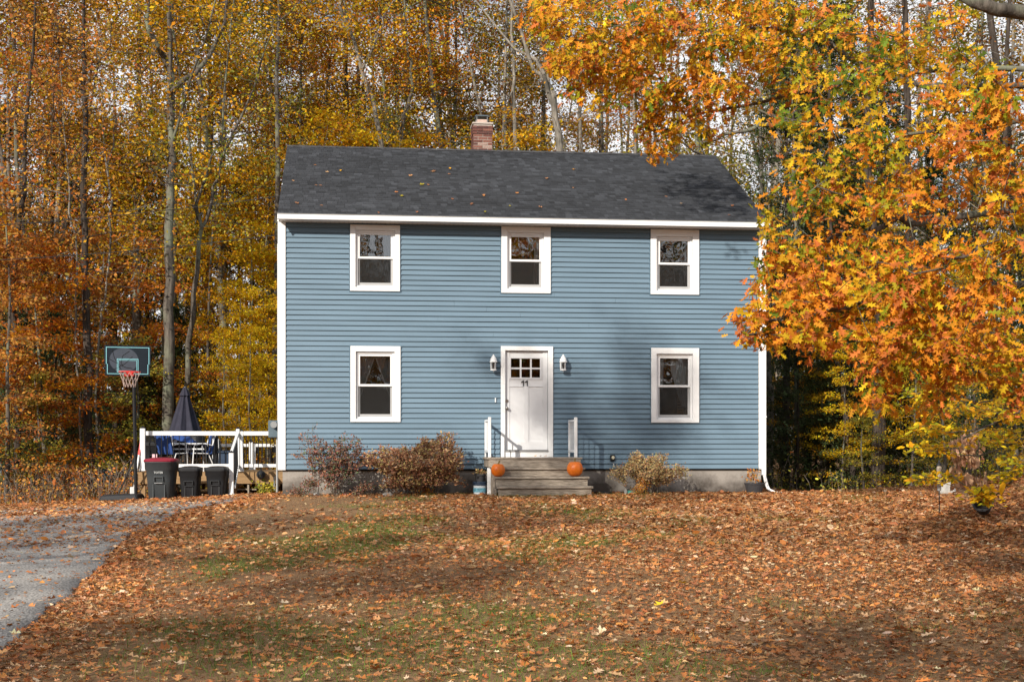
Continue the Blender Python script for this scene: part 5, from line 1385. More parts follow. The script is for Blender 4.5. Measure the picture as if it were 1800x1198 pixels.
o = bough('withered_sapling', 'sapling with hanging dead tan leaves beside the grey stone', (8.7, 22.4, .1),
      [(1.6, [(1700, 765, 22.2), (1690, 780, 22.2)])], [(1690, 785, 16, 28, 22.2, .15, 26), (1712, 790, 14, 34, 22.3, .15, 18), (1684, 838, 12, 14, 22.1, .1, 14), (1716, 845, 10, 22, 22.2, .1, 14)],
      5, .12, 'tan', TB, flat=.15, droop=2.2, spread=.05)

# ------------------------------------------------------------------ forest
protos = {}
def P_(key, fn): protos[key] = fn
P_('tallA', proto_tall(19, .19, 'gold', 720, 22, .105, c0=.28, cw=3.0, w=[3, 3, 3, 1]))
P_('tallB', proto_tall(21, .22, 'brown', 660, 17, .11, lean=1, c0=.26, cw=3.2, bark_='bark_dark'))
P_('tallC', proto_tall(18, .15, 'orange', 720, 20, .105, c0=.24, cw=2.7, fork=True))
P_('tallD', proto_tall(20, .16, 'olive', 600, 16, .10, lean=-1, c0=.3, cw=2.8, bark_='bark_grey'))
P_('bare', proto_tall(20, .14, 'brown', 560, 6, .09, c0=.22, cw=2.6, fork=True, bark_='bark_pale'))
P_('layY', proto_layer(8.5, 'yellow', 460, 20, .095, cw=2.9, tiers=13, w=[4, 4, 3, 1.5, .6]))
P_('layO', proto_layer(6.5, 'orange', 400, 17, .095, cw=2.5, tiers=10, w=[4, 3, 4, 3, 1, .6]))
P_('layR', proto_layer(7.0, 'rust', 400, 17, .095, cw=2.6, tiers=11))
P_('layG', proto_layer(9.5, 'gold', 440, 19, .09, cw=2.8, tiers=14))
P_('layL', proto_layer(5.0, 'olive', 300, 13, .09, cw=2.1, tiers=8))
P_('hem', proto_hemlock(12, 620, 26)); P_('dense', proto_tall(15, .2, 'orange', 700, 20, .15, c0=.2, cw=4.2)); P_('hemS', proto_hemlock(6.5, 380, 24, r0=.07, cw=2.0))
NAMES = {'tallA': 'maple_tree', 'tallB': 'oak_tree', 'tallC': 'maple_tree', 'tallD': 'ash_tree', 'bare': 'bare_tree', 'layY': 'beech_sapling', 'layO': 'maple_sapling', 'layR': 'maple_sapling', 'layG': 'beech_tree', 'layL': 'sapling', 'dense': 'maple_tree', 'hem': 'hemlock_tree', 'hemS': 'hemlock_sapling'}
DESC = {'tallA': 'tall golden leaved tree', 'tallB': 'tall brown leaved oak', 'tallC': 'forked tree with orange leaves', 'tallD': 'tall tree with thin olive leaves', 'bare': 'pale nearly bare tree',
        'layY': 'bright yellow tiered beech', 'layO': 'orange leaved sapling', 'layR': 'rusty red tiered sapling', 'layG': 'gold tiered beech', 'layL': 'small olive green sapling', 'hem': 'dark green hemlock', 'hemS': 'small dark hemlock'}
LAND = [(-9999, 'far out at the left edge of the woods'), (-40, 'at the very left edge of the photo'), (60, 'left of the thin pale stem'), (125, 'between the thin pale stem and the hoop'), (190, 'behind the basketball backboard'), (262, 'just right of the backboard'),
        (300, 'behind the folded umbrella'), (355, 'above the navy storage box'), (410, 'behind the stair newel'), (450, 'beside the left wall of the house'), (500, 'behind the left end of the roof'),
        (580, 'behind the roof above the left window'), (680, 'behind the roof left of the chimney'), (780, 'directly behind the chimney'), (870, 'just right of the chimney'), (960, 'behind the middle of the roof'),
        (1060, 'behind the roof right of the middle'), (1150, 'behind the roof above the right window'), (1240, 'behind the right end of the roof'), (1340, 'just past the right corner of the house'), (1420, 'behind the downspout pipe end'),
        (1490, 'beside the thick dark trunk'), (1560, 'right of the thick dark trunk'), (1630, 'behind the garden torch'), (1700, 'behind the grey stone'), (1760, 'at the right edge of the photo'), (1850, 'far out at the right edge of the woods')]
used = {}
def place(key, px, Y, sc=1.0, rz=None, dz_=0):
    x = (px - PX) / F * Y; z = float(gz(x, Y)) + dz_; tm_, cm_ = protos[key]
    land = [l for a, l in LAND if px >= a][-1]; depth = 'near the front' if Y < 40 else ('second row' if Y < 50 else ('farther back' if Y < 62 else 'deep in'))
    lab = DESC[key] + ' ' + land + ', ' + depth; used[lab] = used.get(lab, 0) + 1
    if used[lab] > 1: lab = ('another ', 'a further ')[used[lab] - 2] + lab
    tree_obj(NAMES[key], (x, Y, z), R.uniform(0, 6.28) if rz is None else rz, sc * R.uniform(.94, 1.08), tm_, cm_, lab, 'tree', 'trees in the woods around the house' if False else None)
FOREST = []
# left woods
for (k, px, Y, s) in [('layR', 10, 33.5, .95), ('layO', 95, 35, .9), ('layR', 175, 38.5, 1.0), ('layL', 225, 36.5, .8), ('layY', 425, 37.5, .6), ('layL', 60, 34, .7), ('layO', -60, 35, 1.1), ('layO', 275, 39, .95), ('layY', 455, 41, .9), ('layG', 385, 43, 1.0),
                      ('layG', 335, 47, 1.1), ('layO', 130, 45, 1.1), ('layR', 40, 43, 1.1), ('hem', 205, 53, 1.15), ('hem', 95, 50, 1.1), ('hem', 10, 54, 1.2), ('hem', 150, 58, 1.35), ('hem', 260, 60, 1.3), ('hem', 420, 58, 1.0), ('hem', 330, 55, .9), ('hemS', 310, 41, .8), ('hemS', 255, 38, .55), ('hemS', 100, 37, .7), ('hemS', 30, 38, .8), ('layG', 480, 47, 1.1),
                      ('tallC', 15, 44, .95), ('tallA', 240, 47, 1), ('tallD', 430, 46, 1), ('tallB', 60, 52, 1.05), ('tallA', 370, 54, 1.05), ('bare', 110, 47, 1), ('tallC', 290, 52, 1.05), ('tallB', -70, 44, 1), ('tallA', 480, 55, 1.1), ('bare', 400, 50, 1), ('bare', 20, 48, 1), ('tallC', 440, 62, 1.1), ('tallB', 330, 63, 1.1), ('bare', 200, 62, 1.1), ('tallD', 500, 64, 1.2), ('tallC', 90, 66, 1.2), ('tallA', -150, 50, 1.1), ('hem', -60, 52, 1.2)]:
    place(k, px, Y, s)
for (k, px, Y, s) in [('layY', 445, 35.4, .50), ('layY', 400, 36.2, .46), ('layY', 478, 38, .6), ('tallA', 300, 45, 1.0), ('tallC', 120, 50, 1.0)]: place(k, px, Y, s)
# behind the house
for (k, px, Y, s) in [('layG', 560, 41.5, 1.0), ('layY', 640, 42, 1.1), ('layG', 735, 42, 1.05), ('layY', 790, 44, 1.05), ('layY', 560, 47, 1.25), ('layY', 700, 48, 1.2), ('layG', 920, 45, 1.1), ('layL', 960, 42, 1.8), ('layL', 1020, 43.5, 1.75), ('layY', 1240, 44, 1.0),
                      ('layY', 610, 50, 1.5), ('layG', 680, 54, 1.5), ('layY', 880, 50, 1.3), ('layG', 760, 52, 1.4), ('tallC', 540, 50, 1), ('tallA', 900, 56, 1), ('tallC', 790, 53, 1), ('hem', 700, 62, 1.2), ('hem', 1050, 60, 1.1), ('hem', 900, 66, 1.3), ('tallA', 610, 52, 1.0), ('tallC', 690, 51, 1), ('tallB', 640, 58, 1.1), ('tallB', 760, 56, 1.0), ('tallD', 830, 50, .95), ('bare', 880, 50, 1), ('tallD', 940, 58, 1.1), ('bare', 1010, 52, 1), ('tallA', 1060, 58, 1.1), ('bare', 1130, 50, 1.0), ('bare', 1200, 56, 1.1), ('tallD', 1250, 50, 1), ('tallC', 570, 64, 1.2), ('tallA', 720, 66, 1.2), ('bare', 800, 62, 1.1), ('tallB', 860, 68, 1.2), ('bare', 960, 64, 1.15), ('tallC', 1100, 68, 1.2), ('bare', 1270, 62, 1.1), ('hem', 790, 57, 1.0), ('hem', 1230, 60, 1.1)]:
    place(k, px, Y, s)
# right woods
for (k, px, Y, s) in [('hem', 1380, 38, .95), ('hem', 1460, 41, 1.05), ('hem', 1420, 47, 1.1), ('hem', 1550, 44, 1.1), ('hem', 1640, 40, .85), ('hemS', 1500, 35, .8), ('hemS', 1400, 34, .75), ('hemS', 1590, 36, .8), ('hem', 1730, 44, 1), ('hemS', 1690, 34, .7), ('layG', 1430, 36, .5), ('layY', 1600, 33, .5), ('layY', 1480, 33.5, .42), ('layG', 1700, 31, .55),
                      ('layG', 1340, 43, 1), ('layY', 1790, 35, .8), ('layG', 1540, 39, .7), ('layL', 1660, 30, .6), ('layL', 1520, 32, .45), ('tallD', 1330, 48, 1), ('bare', 1380, 44, .95), ('tallB', 1450, 52, 1.05), ('bare', 1560, 50, 1), ('bare', 1640, 50, 1), ('tallD', 1700, 54, 1.1), ('bare', 1760, 50, 1.0), ('tallB', 1830, 46, 1), ('bare', 1350, 58, 1.1), ('tallC', 1420, 62, 1.1), ('bare', 1500, 60, 1.1), ('bare', 1610, 64, 1.2), ('bare', 1720, 62, 1.2), ('tallA', 1900, 52, 1.1), ('hem', 1880, 40, 1.1), ('layY', 1930, 33, .9), ('hem', 1520, 52, 1.2)]:
    place(k, px, Y, s)

# individual trunks the photo shows clearly
def special(name, label, Y, px_pts, wpx, pal, bark_, crown=(0, 0), n_t=190, n_leaf=20, forks=(), top=17, size=.09, w=None):
    p0 = px_pts[0]; x0 = (p0[0] - PX) / F * Y; base = np.array([x0, Y, float(gz(x0, Y))]); root = empty(name, base); tag(root, label, 'tree')
    A = lambda px, py: np.array(at(px, py, Y)) - base; t = Tree(); r = wpx / F * Y / 2
    pts = [(0, 0, -.4)] + [A(*p) for p in px_pts[1:]]; last = pts[-1]; pr = pts[-2]; dirn = (np.array(last) - pr) / np.linalg.norm(np.array(last) - pr); dirn = nrm(dirn * .6 + np.array([0, 0, .6]))
    if last[2] < top: pts.append(np.array(last) + dirn * (top - last[2]))
    t.line(pts, (r, r * .25), sub=4, jit=.03); n0 = len(t.P)
    for (fpx, fpy), fp, fr in forks:
        a = A(fpx, fpy); j = int(np.argmin([np.linalg.norm(q - a) for q in t.P[:n0]])); fpts = [t.P[j]] + [A(*q) + np.array([0, R.uniform(-.5, .5), 0]) for q in fp]
        if fpts[-1][2] < top * .8: fpts.append(fpts[-1] + nrm(np.array(fpts[-1] - fpts[-2]) + np.array([0, 0, .5])) * 3)
        t.line(fpts, (fr / F * Y / 2, .02), parent=j, sub=3, jit=.04)
    T_ = []
    P0 = np.array(t.P)
    for _ in range(n_t):
        q = P0[R.randrange(len(P0))]
        if q[2] < 4.5: q = P0[n0 - 1 - R.randrange(max(2, n0 // 2))]
        a = R.uniform(0, 6.28); rr = R.uniform(.4, 2.4); T_.append(q + np.array([math.cos(a) * rr, math.sin(a) * rr, rr * .5 + R.gauss(0, .3)]))
    ends = t.grow(np.array(T_), step=.6, up=.06, jit=.08, lo=6); t.radii(.0065, 2.2)
    e = np.array(ends); V, F_, Cc = tufts(e, np.array(t.P)[e], t.dirs(e), n_leaf, .22, size, pal, TS, droop=.4, flat=.3, along=.4, w=w)
    link('trunk', t.wood('trunk', M[bark_]), root); link('crown', np_mesh('crown', V, F_, M['leaf'], Cc), root)
special('oak_tree', 'thick forked trunk right behind the umbrella, rising out of the picture', 36.5, [(288, 850), (298, 600), (300, 400), (303, 250), (300, 165)], 22, 'gold', 'bark_grey', forks=[((300, 200), [(290, 120), (268, 60), (262, -10)], 14), ((300, 180), [(330, 150), (380, 70), (395, -5)], 11), ((300, 260), [(350, 110), (372, 60)], 5)])
special('oak_tree', 'dark straight trunk between the thin pale stem and the backboard', 36, [(152, 860), (155, 700), (150, 500), (147, 330), (148, 150), (146, 20)], 17, 'brown', 'bark_dark')
special('ash_tree', 'slim double trunk leaning behind the deck', 37.5, [(318, 860), (330, 650), (345, 480), (352, 380), (340, 330)], 12, 'olive', 'bark_grey', forks=[((350, 400), [(380, 330), (400, 270), (425, 215)], 7), ((352, 385), [(372, 300), (385, 250), (395, 180)], 6)], n_t=110)
special('birch_tree', 'thin pale stem in the left woods', 36, [(146, 870), (140, 690), (132, 560), (133, 440), (120, 340)], 5, 'orange', 'bark_pale', n_t=60, top=11)
special('birch_tree', 'thin pale stem rising just left of the backboard', 37, [(172, 860), (170, 720), (172, 600), (188, 500), (195, 380), (186, 270)], 5.5, 'rust', 'bark_pale', n_t=60, top=12, forks=[((190, 300), [(205, 230), (215, 190)], 3)])
special('maple_tree', 'dark leaning trunk at the far left edge of the photo', 35.5, [(28, 880), (30, 700), (22, 500), (40, 340), (48, 200), (60, 40)], 13, 'rust', 'bark_dark')
special('maple_tree', 'grey trunk rising beside the left gable of the house', 42, [(482, 850), (484, 500), (488, 260), (486, 120), (490, 0)], 12, 'gold', 'bark_grey', n_t=110)
special('beech_tree', 'pale curving trunk behind the roof, left of the chimney', 46, [(690, 800), (690, 400), (668, 235), (645, 150), (618, 60), (600, -20)], 12, 'gold', 'bark_pale', forks=[((618, 70), [(600, 20), (590, -30)], 8), ((640, 130), [(665, 70), (680, 20)], 5)])
special('beech_tree', 'bent grey trunk rising between the curving trunk and the chimney', 47, [(700, 800), (700, 300), (722, 170), (722, 120), (716, 70)], 9, 'orange', 'bark_grey', n_t=110)
special('birch_tree', 'pale thick trunk just behind the roof ridge right of the chimney', 44, [(984, 800), (984, 400), (982, 260), (972, 170), (950, 130), (930, 100)], 17, 'gold', 'bark_pale', n_t=80, n_leaf=5, forks=[((975, 180), [(945, 110), (905, 80)], 9)])
special('birch_tree', 'slim pale upright stem right of the chimney top', 47, [(905, 800), (905, 260), (903, 120), (900, 0)], 9, 'olive', 'bark_pale', n_t=90, n_leaf=5)
special('oak_tree', 'thick dark trunk standing in the shade right of the house', 33.5, [(1541, 870), (1541, 700), (1536, 500), (1530, 300), (1528, 60)], 27, 'brown', 'bark_dark', n_t=110, n_leaf=6)
special('oak_tree', 'curved dark trunk left of the thick dark trunk in the shade', 34, [(1506, 870), (1494, 780), (1486, 700), (1474, 640), (1470, 500), (1460, 300)], 13, 'brown', 'bark_dark', n_t=80, n_leaf=5)
special('oak_tree', 'broad trunk glimpsed high through the orange leaves', 38, [(1612, 860), (1612, 600), (1600, 430), (1596, 320), (1590, 120)], 27, 'brown', 'bark_dark', n_t=90, n_leaf=5)
special('oak_tree', 'dark trunk against bright sky near the right edge', 37, [(1750, 860), (1748, 600), (1742, 480), (1752, 400), (1765, 250), (1770, 100)], 20, 'brown', 'bark_dark', n_t=90, n_leaf=4)
special('birch_tree', 'slanting pale stem crossing the bright gap at the right', 35, [(1690, 860), (1705, 640), (1722, 500), (1745, 430), (1768, 340)], 6, 'olive', 'bark_pale', n_t=60, n_leaf=3, top=13)
special('ash_tree', 'pale trunk seen just right of the house corner', 39, [(1352, 860), (1352, 700), (1350, 500), (1340, 300)], 14, 'olive', 'bark_pale', n_t=80, n_leaf=5)
special('ash_tree', 'grey limb tree arching over the right end of the roof', 36, [(1400, 860), (1400, 500), (1398, 330), (1392, 215)], 10, 'olive', 'bark_grey', n_t=60, n_leaf=6, forks=[((1394, 230), [(1335, 225), (1290, 232), (1240, 250), (1215, 268)], 9), ((1394, 225), [(1340, 190), (1320, 175)], 6)])

# far woods that read as one mass
def far_woods():
    n = 130000; x = rng.uniform(-75, 75, n); y = rng.uniform(74, 112, n); z = np.where(rng.random(n) < .72, rng.uniform(0, 6.5, n), 6.5 + rng.exponential(4.0, n)); z = z + gz(x, y) - .3
    clump = np.sin(x * .55) + np.sin(x * .23 + y * .31) + .8 * np.sin(z * .5 + x * .4); keep = (clump > -1.2) | (z < 6); x, y, z = x[keep], y[keep], z[keep]; n = len(x)
    pal = np.array(PAL['brown'] + PAL['rust'] + PAL['gold'] + PAL['olive'] + PAL['hemlock']); cell = ((np.floor(x / 5) * 7 + np.floor(y / 8) * 13) % len(pal)).astype(int)
    c = np.where(rng.random((n, 1)) < .5, pal[cell], pal[rng.integers(0, len(pal), n)]) * np.exp(rng.normal(0, .2, (n, 1)))
    V, T, Cc = leaves(np.stack([x, y, z], -1), rng.normal(0, 1, (n, 3)), rng.normal(0, 1, (n, 3)), rng.uniform(.22, .5, n), c, TS)
    tag(link('far_woods', np_mesh('far_woods', V, T, M['leaf'], Cc)), 'distant autumn woods behind everything', kind='stuff')
    k = 260; x = rng.uniform(-75, 75, k); y = rng.uniform(66, 110, k); zb = gz(x, y) - .5; h = rng.uniform(14, 24, k); r = rng.uniform(.06, .2, k); lean = rng.normal(0, .8, (k, 2))
    P0 = np.stack([x, y, zb], -1); P1 = np.stack([x + lean[:, 0], y + lean[:, 1], zb + h], -1); V, T = segs_mesh(P0, P1, r, r * .35, 6)
    bx = []; by = []
    for _ in range(9):
        u = rng.uniform(.25, .95, (k, 1)); a = P0 + (P1 - P0) * u; d = np.stack([rng.normal(0, 1, k), rng.normal(0, 1, k), rng.uniform(.3, 1.2, k)], -1) * rng.uniform(.8, 2.2, (k, 1)); bx.append(a); by.append(a + d)
    v2, t2 = segs_mesh(np.concatenate(bx), np.concatenate(by), np.full(9 * k, .03), np.full(9 * k, .012), 3)
    V = np.concatenate([V, v2]); T = np.concatenate([T, t2 + (len(V) - len(v2))]); tag(link('far_trunks', np_mesh('far_trunks', V, T, M['bark_grey'])), 'far off trunks and bare branches in the woods', kind='stuff')
far_woods()

def woods_across():
    n = 130000; x = rng.uniform(-60, 60, n); y = rng.uniform(-56, -40, n); z = rng.uniform(0, 1, n) ** .8 * (15.5 + 2.2 * np.sin(x * .5) + 1.5 * np.sin(x * 1.3)) - .8
    pal = np.array(PAL['brown'] + PAL['rust'] + PAL['hemlock'] + PAL['hemlock']); c = pal[rng.integers(0, len(pal), n)] * np.exp(rng.normal(0, .2, (n, 1)))
    V, T, Cc = leaves(np.stack([x, y, z], -1), rng.normal(0, 1, (n, 3)), rng.normal(0, 1, (n, 3)), rng.uniform(.3, .6, n), c, TS)
    tag(link('far_woods', np_mesh('far_woods', V, T, M['leaf'], Cc)), 'distant woods across the road, mirrored in the windows', kind='stuff')
woods_across()

# brush along the edge of the left woods
def brush(name, label, pxa, pxb, Ya, Yb, n, h, pal):
    t = Tree(); x0 = (pxa - PX) / F * Ya; x1 = (pxb - PX) / F * Ya; P0 = []; P1 = []
    for _ in range(n):
        Y = R.uniform(Ya, Yb); x = x0 + (x1 - x0) * R.random(); z = float(gz(x, Y)); a = R.gauss(0, .35); b = R.gauss(0, .25); L_ = h * R.uniform(.2, 1.25) * (.75 + .35 * math.sin(x * 1.9) * math.sin(x * .7 + 1))
        m_ = np.array([x + a * L_ * .4, Y + b * L_ * .4, z + L_ * .6]); P0 += [(x, Y, z - .05), tuple(m_)]; P1 += [tuple(m_), (m_[0] + a * L_ * .6, m_[1] + b * L_ * .6, m_[2] + L_ * .35)]
    P0 = np.array(P0); P1 = np.array(P1); k = len(P0); V, T = segs_mesh(P0, P1, np.full(k, .005), np.full(k, .003), 3)
    root = empty(name, (0, 0, 0)); link('stems', np_mesh('stems', V, T, M['twig']), root); N_ = n * 6; i = rng.integers(0, k, N_); u = rng.random((N_, 1)); q = P0[i] + (P1[i] - P0[i]) * u + rng.normal(0, .05, (N_, 3))
    V, T, Cc = leaves(q, rng.normal(0, 1, (N_, 3)), rng.normal(0, .6, (N_, 3)) + np.array([0, -.3, .8]), .07 * rng.uniform(.6, 1.4, N_), pick(pal, N_, .35) * .85, TB); link('foliage', np_mesh('foliage', V, T, M['leaf_dry'], Cc), root); tag(root, label, 'brush', kind='stuff')
brush('undergrowth', 'rusty brush along the foot of the left woods', -120, 240, 32, 36, 900, .9, 'rust')
brush('undergrowth', 'dark leafy undergrowth right of the house', 1360, 1900, 32, 37, 500, .8, 'olive')
brush('undergrowth', 'rusty undergrowth behind the deck', 240, 520, 38, 44, 500, 1.2, 'rust')

# trees behind the camera and up-sun: they cast the soft shade on the lawn and fill the window reflections
BEHIND = [('dense', -13.5, -7, .84, 'broad orange maple across the road behind the viewer, to the left'), ('dense', -6.5, -13, .92, 'broad orange maple across the road right behind the viewer'), ('dense', -20, -1, .9, 'broad orange maple across the road on the far left'), ('tallA', -13.4, 1.5, 1.0, 'tall golden tree by the road on the left'), ('tallD', -15, 5, .82, 'thin olive ash beyond the left edge of the drive'),
          ('tallD', -11, -20, .75, 'olive ash across the road behind the viewer'), ('dense', -3.6, -4.5, .80, 'round orange maple just behind the viewer'),]
for q, x in enumerate(range(-30, 52, 5)): BEHIND.append((('hem', 'tallB', 'dense', 'tallA', 'hem')[q % 5], x + R.uniform(-1.5, 1.5), -27 - R.uniform(0, 9), (1.0, .68, .85, .66, .9)[q % 5], 'tree number in the far row across the road'))
ORD = ['first', 'second', 'third', 'fourth', 'fifth', 'sixth', 'seventh', 'eighth', 'ninth', 'tenth', 'eleventh', 'twelfth', 'thirteenth', 'fourteenth', 'fifteenth', 'sixteenth', 'seventeenth', 'eighteenth']
BEHIND = [(k, x, y, s_, lab if 'number' not in lab else ORD[i - 7] + ' tree from the left in the far row across the road') for i, (k, x, y, s_, lab) in enumerate(BEHIND)]
for k, x, y, s, lab in BEHIND:
    tm_, cm_ = protos[k]; tree_obj(NAMES[k], (x, y, float(gz(x, y))), R.uniform(0, 6.28), s, tm_, cm_, lab)

# ------------------------------------------------------------------ leaves on the ground, grass
def fbm(x, y, s, seed):
    r_ = np.random.default_rng(seed); out = 0
    for o in range(4):
        a, b, c, d = r_.uniform(0, 6.28, 4); f = s * 1.9 ** o; th = r_.uniform(0, 3.14); xx = x * np.cos(th) + y * np.sin(th); yy = -x * np.sin(th) + y * np.cos(th)
        out = out + np.sin(xx * f + a + 1.3 * np.sin(yy * f * .7 + b)) * np.sin(yy * f * .9 + c) / 1.5 ** o
    return out
def ground_normals(n, tilt): return nrm(rng.normal(0, tilt, (n, 3)) + np.array([0, 0, 1]))
def litter():
    n = 560000; y = 6.8 + (36 - 6.8) * rng.random(n) ** .62; x = (rng.random(n) - .5) * .92 * y
    de = drive_edge(np.clip(y, 2, 30.3)); ondrive = (x < de) & (y < 30.3); near_edge = np.exp(-((x - de - .15) / .45) ** 2) * (x > de - .15)
    nz = fbm(x, y, .5, 3); right = 1 / (1 + np.exp(-(x - 2.2 + .10 * (y - 15)) / 1.6)); far = np.clip((y - 26) / 4, 0, 1)
    dens = .29 + .10 * nz + .42 * right + .10 * (y < 14)
    bare = np.clip(1.4 * np.exp(-((x + 3.6) / 1.9) ** 2 - ((y - 24) / 5.0) ** 2), 0, 1); dens = dens * (1 - .86 * bare) + .9 * near_edge
    dens = np.where(ondrive, .05 + .08 * np.clip((y - 15) / 8, 0, 1) + .30 * np.clip((y - 26.5) / 3, 0, 1) + .25 * (nz > 1.0) * np.clip((y - 16) / 8, 0, 1), dens)
    dens = np.where((y > 31) & (x > 5.5), .8, dens); dens = np.where((y > 30.3) & (x < -6), .75, dens)
    hu = loc2w(0, 0); lx = (x - hu.x) * U.x + (y - hu.y) * U.y; ly = (x - hu.x) * Nn.x + (y - hu.y) * Nn.y
    inside = (lx > -.1) & (lx < W + .1) & (ly > -.05); keep = (rng.random(n) < np.clip(dens, 0, 1)) & ~inside; x, y = x[keep], y[keep]; n = len(x); od = ondrive[keep]
    z = gz(x, y) + np.where(od, .036, .012) + rng.random(n) * .012
    P_0 = np.stack([x, y, z], -1); a = rng.uniform(0, 6.28, n); D = np.stack([np.cos(a), np.sin(a), rng.normal(0, .2, n)], -1); Nv = ground_normals(n, .34)
    sz = np.where(rng.random(n) < .24, .082, .046) * np.exp(np.clip(rng.normal(0, .28, n), -.6, .34)); sz = sz * np.clip(y / 17, .85, 1.15); cols = pick('litter', n, .2); 
    # compost colour drifts: some patches redder, some paler
    dr = fbm(x, y, .35, 8)[:, None]; cols = np.clip(cols * (1 + .10 * dr * np.array([[1, .8, .6]])), .01, .8)
    inf = (y < 13) & (np.abs(x) < .355 * y) & (y > 8.7); cand = np.nonzero(inf)[0]; idx = cand[np.argsort(-sz[cand] / y[cand])[:300]]; rest = np.ones(n, bool); rest[idx] = False
    nearm = rest & (y < 15); farm = rest & (y >= 15)
    parts = []
    kind = rng.random(n)
    for msk, tm in ((nearm & (kind < .5), TC), (nearm & (kind >= .5) & (kind < .75), TO), (nearm & (kind >= .75), TB), (farm & (kind < .5), TOL), (farm & (kind >= .5), TB)):
        parts.append(leaves(P_0[msk], D[msk], Nv[msk], sz[msk], cols[msk], tm))
    V, T, Cc = join(parts); o = link('leaf_litter', np_mesh('leaf_litter', V, T, M['leaf_dry'], Cc)); tag(o, 'brown and rust fallen leaves covering the lawn', kind='stuff')
    ms = leaf_variants(TC, 'litter', M['leaf_dry']) + leaf_variants(TO, 'litter', M['leaf_dry'])
    single_leaves(P_0[idx] + np.array([0, 0, .01]), D[idx], Nv[idx], sz[idx] * 1.05, ms, o)
    print('litter', n, 'tris', len(T))
litter()
def grass():
    n = 1100000; y = 6.8 + (31 - 6.8) * rng.random(n) ** .6; x = (rng.random(n) - .5) * .86 * y
    g = fbm(x, y, .85, 21) + .5 * fbm(x, y, 2.4, 5); spot = lambda px_, py_, r_: (lambda q: 1.6 * np.exp(-((x - q.x) ** 2 + ((y - q.y) * .6) ** 2) / r_ ** 2))(hit_ground(px_, py_)); green_zone = spot(740, 1180, 1.0) + spot(1190, 1165, .5) + spot(430, 1130, .9) + spot(700, 925, 1.5) + spot(1040, 905, 1.0) + spot(380, 1010, .6) + spot(640, 960, .9) + .35 * np.exp(-((x + .8 + .1 * (y - 10)) / 3.2) ** 2) * (y < 21) + .5 * (y > 26.6) * (x > -3) - .5 * (x > 4) 
    de = drive_edge(np.clip(y, 2, 30.3)); pr = np.clip((g - .45 + green_zone) * .75, .17, 1) * (x > de + .25) * (y < 29.2)
    bare = np.exp(-((x + 3.2) / 2.0) ** 2 - ((y - 23) / 4.0) ** 2); pr = pr * (1 - .8 * bare); keep = rng.random(n) < pr * .8; x, y, g = x[keep], y[keep], (g + green_zone)[keep]; n = len(x)
    hu = loc2w(0, 0); ly = (x - hu.x) * Nn.x + (y - hu.y) * Nn.y; k2 = ly < -.1; x, y, g = x[k2], y[k2], g[k2]; n = len(x)
    P_0 = np.stack([x, y, gz(x, y)], -1); D = nrm(rng.normal(0, .5, (n, 3)) + np.array([0, 0, 1.0])); gr = np.clip(g * .8 - .1 + rng.normal(0, .25, n), 0, 1)[:, None]
    c = (1 - gr) * np.array([.34, .22, .11]) + gr * np.array([.105, .17, .03]); c = c * np.exp(rng.normal(0, .25, (n, 1)))
    V, T, Cc = leaves(P_0, D, rng.normal(0, 1, (n, 3)), .045 * np.exp(rng.normal(0, .38, n)) , c, TG); tag(link('grass', np_mesh('grass', V, T, M['grass'], Cc)), 'thin green and straw grass between the leaves', kind='stuff'); print('grass', n)
grass()
# leaves lying on the roof
lm = leaf_variants(TC, 'litter', M['leaf_dry']) + leaf_variants(TC, 'gold', M['leaf_dry'])
rl_px = [(551, 290), (513, 317), (600, 299), (578, 303), (553, 325), (560, 326), (757, 302), (760, 301), (791, 295), (792, 306), (725, 308), (751, 324), (746, 324), (700, 338), (709, 345), (518, 356), (562, 361), (664, 373), (793, 349), (852, 342), (851, 343), (912, 339), (1008, 331), (829, 360), (895, 361), (946, 363), (827, 357), (854, 373), (1168, 345), (1195, 358), (1279, 378), (1005, 298), (1290, 361), (735, 372), (960, 315), (1100, 350)]
TENS = ['first', 'second', 'third', 'fourth', 'fifth', 'sixth', 'seventh', 'eighth', 'ninth', 'tenth', 'eleventh', 'twelfth', 'thirteenth', 'fourteenth', 'fifteenth', 'sixteenth', 'seventeenth', 'eighteenth', 'nineteenth', 'twentieth'] + ['twenty-' + w_ for w_ in ('first', 'second', 'third', 'fourth', 'fifth', 'sixth', 'seventh', 'eighth', 'ninth')] + ['thirtieth'] + ['thirty-' + w_ for w_ in ('first', 'second', 'third', 'fourth', 'fifth', 'sixth', 'seventh')]
for k, (px, py) in enumerate(sorted(rl_px)):
    d = ray(px, py); n_ = Vector((0, 0, 1)); o3 = Vector((corner.x, corner.y, 0)); slope_n = (Nn * (-pitch) + Vector((0, 0, 1))).normalized(); pt = loc2w(0, -OV, ZF1 + .035)
    s_ = (pt - cam.location).dot(slope_n) / d.dot(slope_n); p = cam.location + d * s_; s0 = R.uniform(.07, .13)
    o = bpy.data.objects.new('fallen_leaf', R.choice(lm)); C.objects.link(o); o.location = p; o.scale = (s0, s0, s0); q = slope_n.to_track_quat('Z', 'Y'); o.rotation_mode = 'QUATERNION'; o.rotation_quaternion = q @ Vector((0, 0, 1)).rotation_difference(Vector((0, 0, 1))); 
    from mathutils import Quaternion
    o.rotation_quaternion = q @ Quaternion((0, 0, 1), R.uniform(0, 6.28)); tag(o, TENS[k] + ' fallen leaf from the left on the dark roof shingles', 'leaf', 'fallen leaves on the roof')
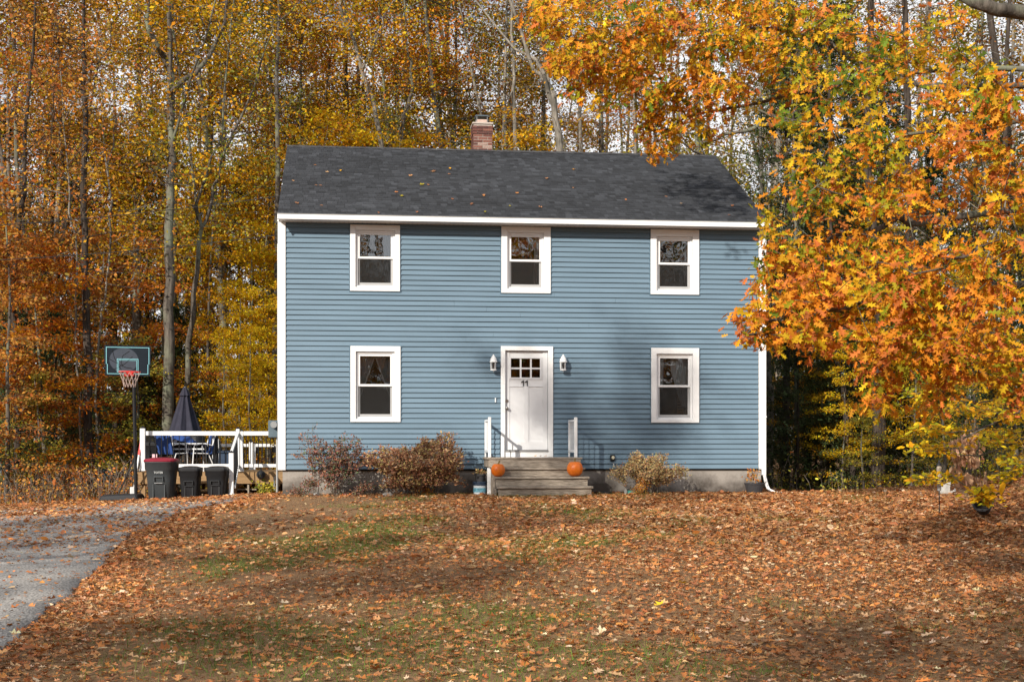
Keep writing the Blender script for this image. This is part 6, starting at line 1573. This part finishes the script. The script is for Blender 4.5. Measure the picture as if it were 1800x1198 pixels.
for (px, py, lab) in ((1151, 1072, 'bright yellow leaf near the bottom of the lawn'), (1206, 1032, 'yellow leaf on the lawn above the brightest one'), (981, 1010, 'small yellow leaf left of centre on the lawn')):
    p = hit_ground(px, py); me = np_mesh('leaf', TC[0], TC[1], M['leaf_dry'], np.repeat(np.array([[.75, .50, .03]]), len(TC[0]), 0)); o = link('fallen_leaf', me, None, (p.x, p.y, p.z + .03), (.3, .2, R.uniform(0, 6))); o.scale = (.12,) * 3; tag(o, lab, 'leaf', 'yellow leaves on the lawn')
# leaves caught on the landing
for px, wh in ((940, 'leftmost'), (951, 'middle'), (957, 'rightmost')):
    x = H(px, 802, -.5)[0]; p = loc2w(x, -.45, zl + .01); o = link('fallen_leaf', R.choice(lm), None, p, (.3, .3, R.uniform(0, 6))); o.scale = (.09,) * 3; tag(o, wh + ' of three dry leaves on the landing before the door', 'leaf', 'leaves on the landing')

# ------------------------------------------------------------------ power lines crossing to the left woods
def wire(a, b, sag, label):
    a = Vector(a); b = Vector(b); pts = [a.lerp(b, i / 24) - Vector((0, 0, sag * 4 * (i / 24) * (1 - i / 24))) for i in range(25)]
    tag(MB().tube(pts, .009, 5).obj('utility_wire', M['wire']), label, 'wire')
wire(at(-900, 395, 33), loc2w(.0, 4.2, ZF0 + 1.3), .5, 'upper black utility wire crossing the left woods to the house'); wire(at(-900, 440, 33), loc2w(-.02, 3.0, ZF0 + .2), .5, 'lower black utility wire crossing the left woods to the house')

# neighbour's dark building glimpsed through the left woods
nb = empty('distant_cabin', (at(105, 780, 60).x, 60, float(gz(at(105, 780, 60).x, 60)))); tag(nb, 'dark cabin with white posts glimpsed low through the left woods', 'cabin')
MB().box(-3, 3, 0, 4, 0, 2.5).obj('wall', M['meter'], nb); MB().add([(-3.4, -.5, 2.5), (3.4, -.5, 2.5), (3.4, 4.5, 2.5), (-3.4, 4.5, 2.5), (-3.4, 2, 3.9), (3.4, 2, 3.9)], [(0, 1, 5, 4), (2, 3, 4, 5), (0, 4, 3), (1, 2, 5), (3, 2, 1, 0)]).obj('roof', M['shadow_gap'], nb)
for x in (-1.4, -1.0, 1.6): MB().box(x - .06, x + .06, -.3, -.18, 0, 2.5).obj('porch_post', M['white'], nb)
MB().box(.0, 1.0, -.03, -.005, 1.0, 2.0).obj('window', M['navy_plastic'], nb)
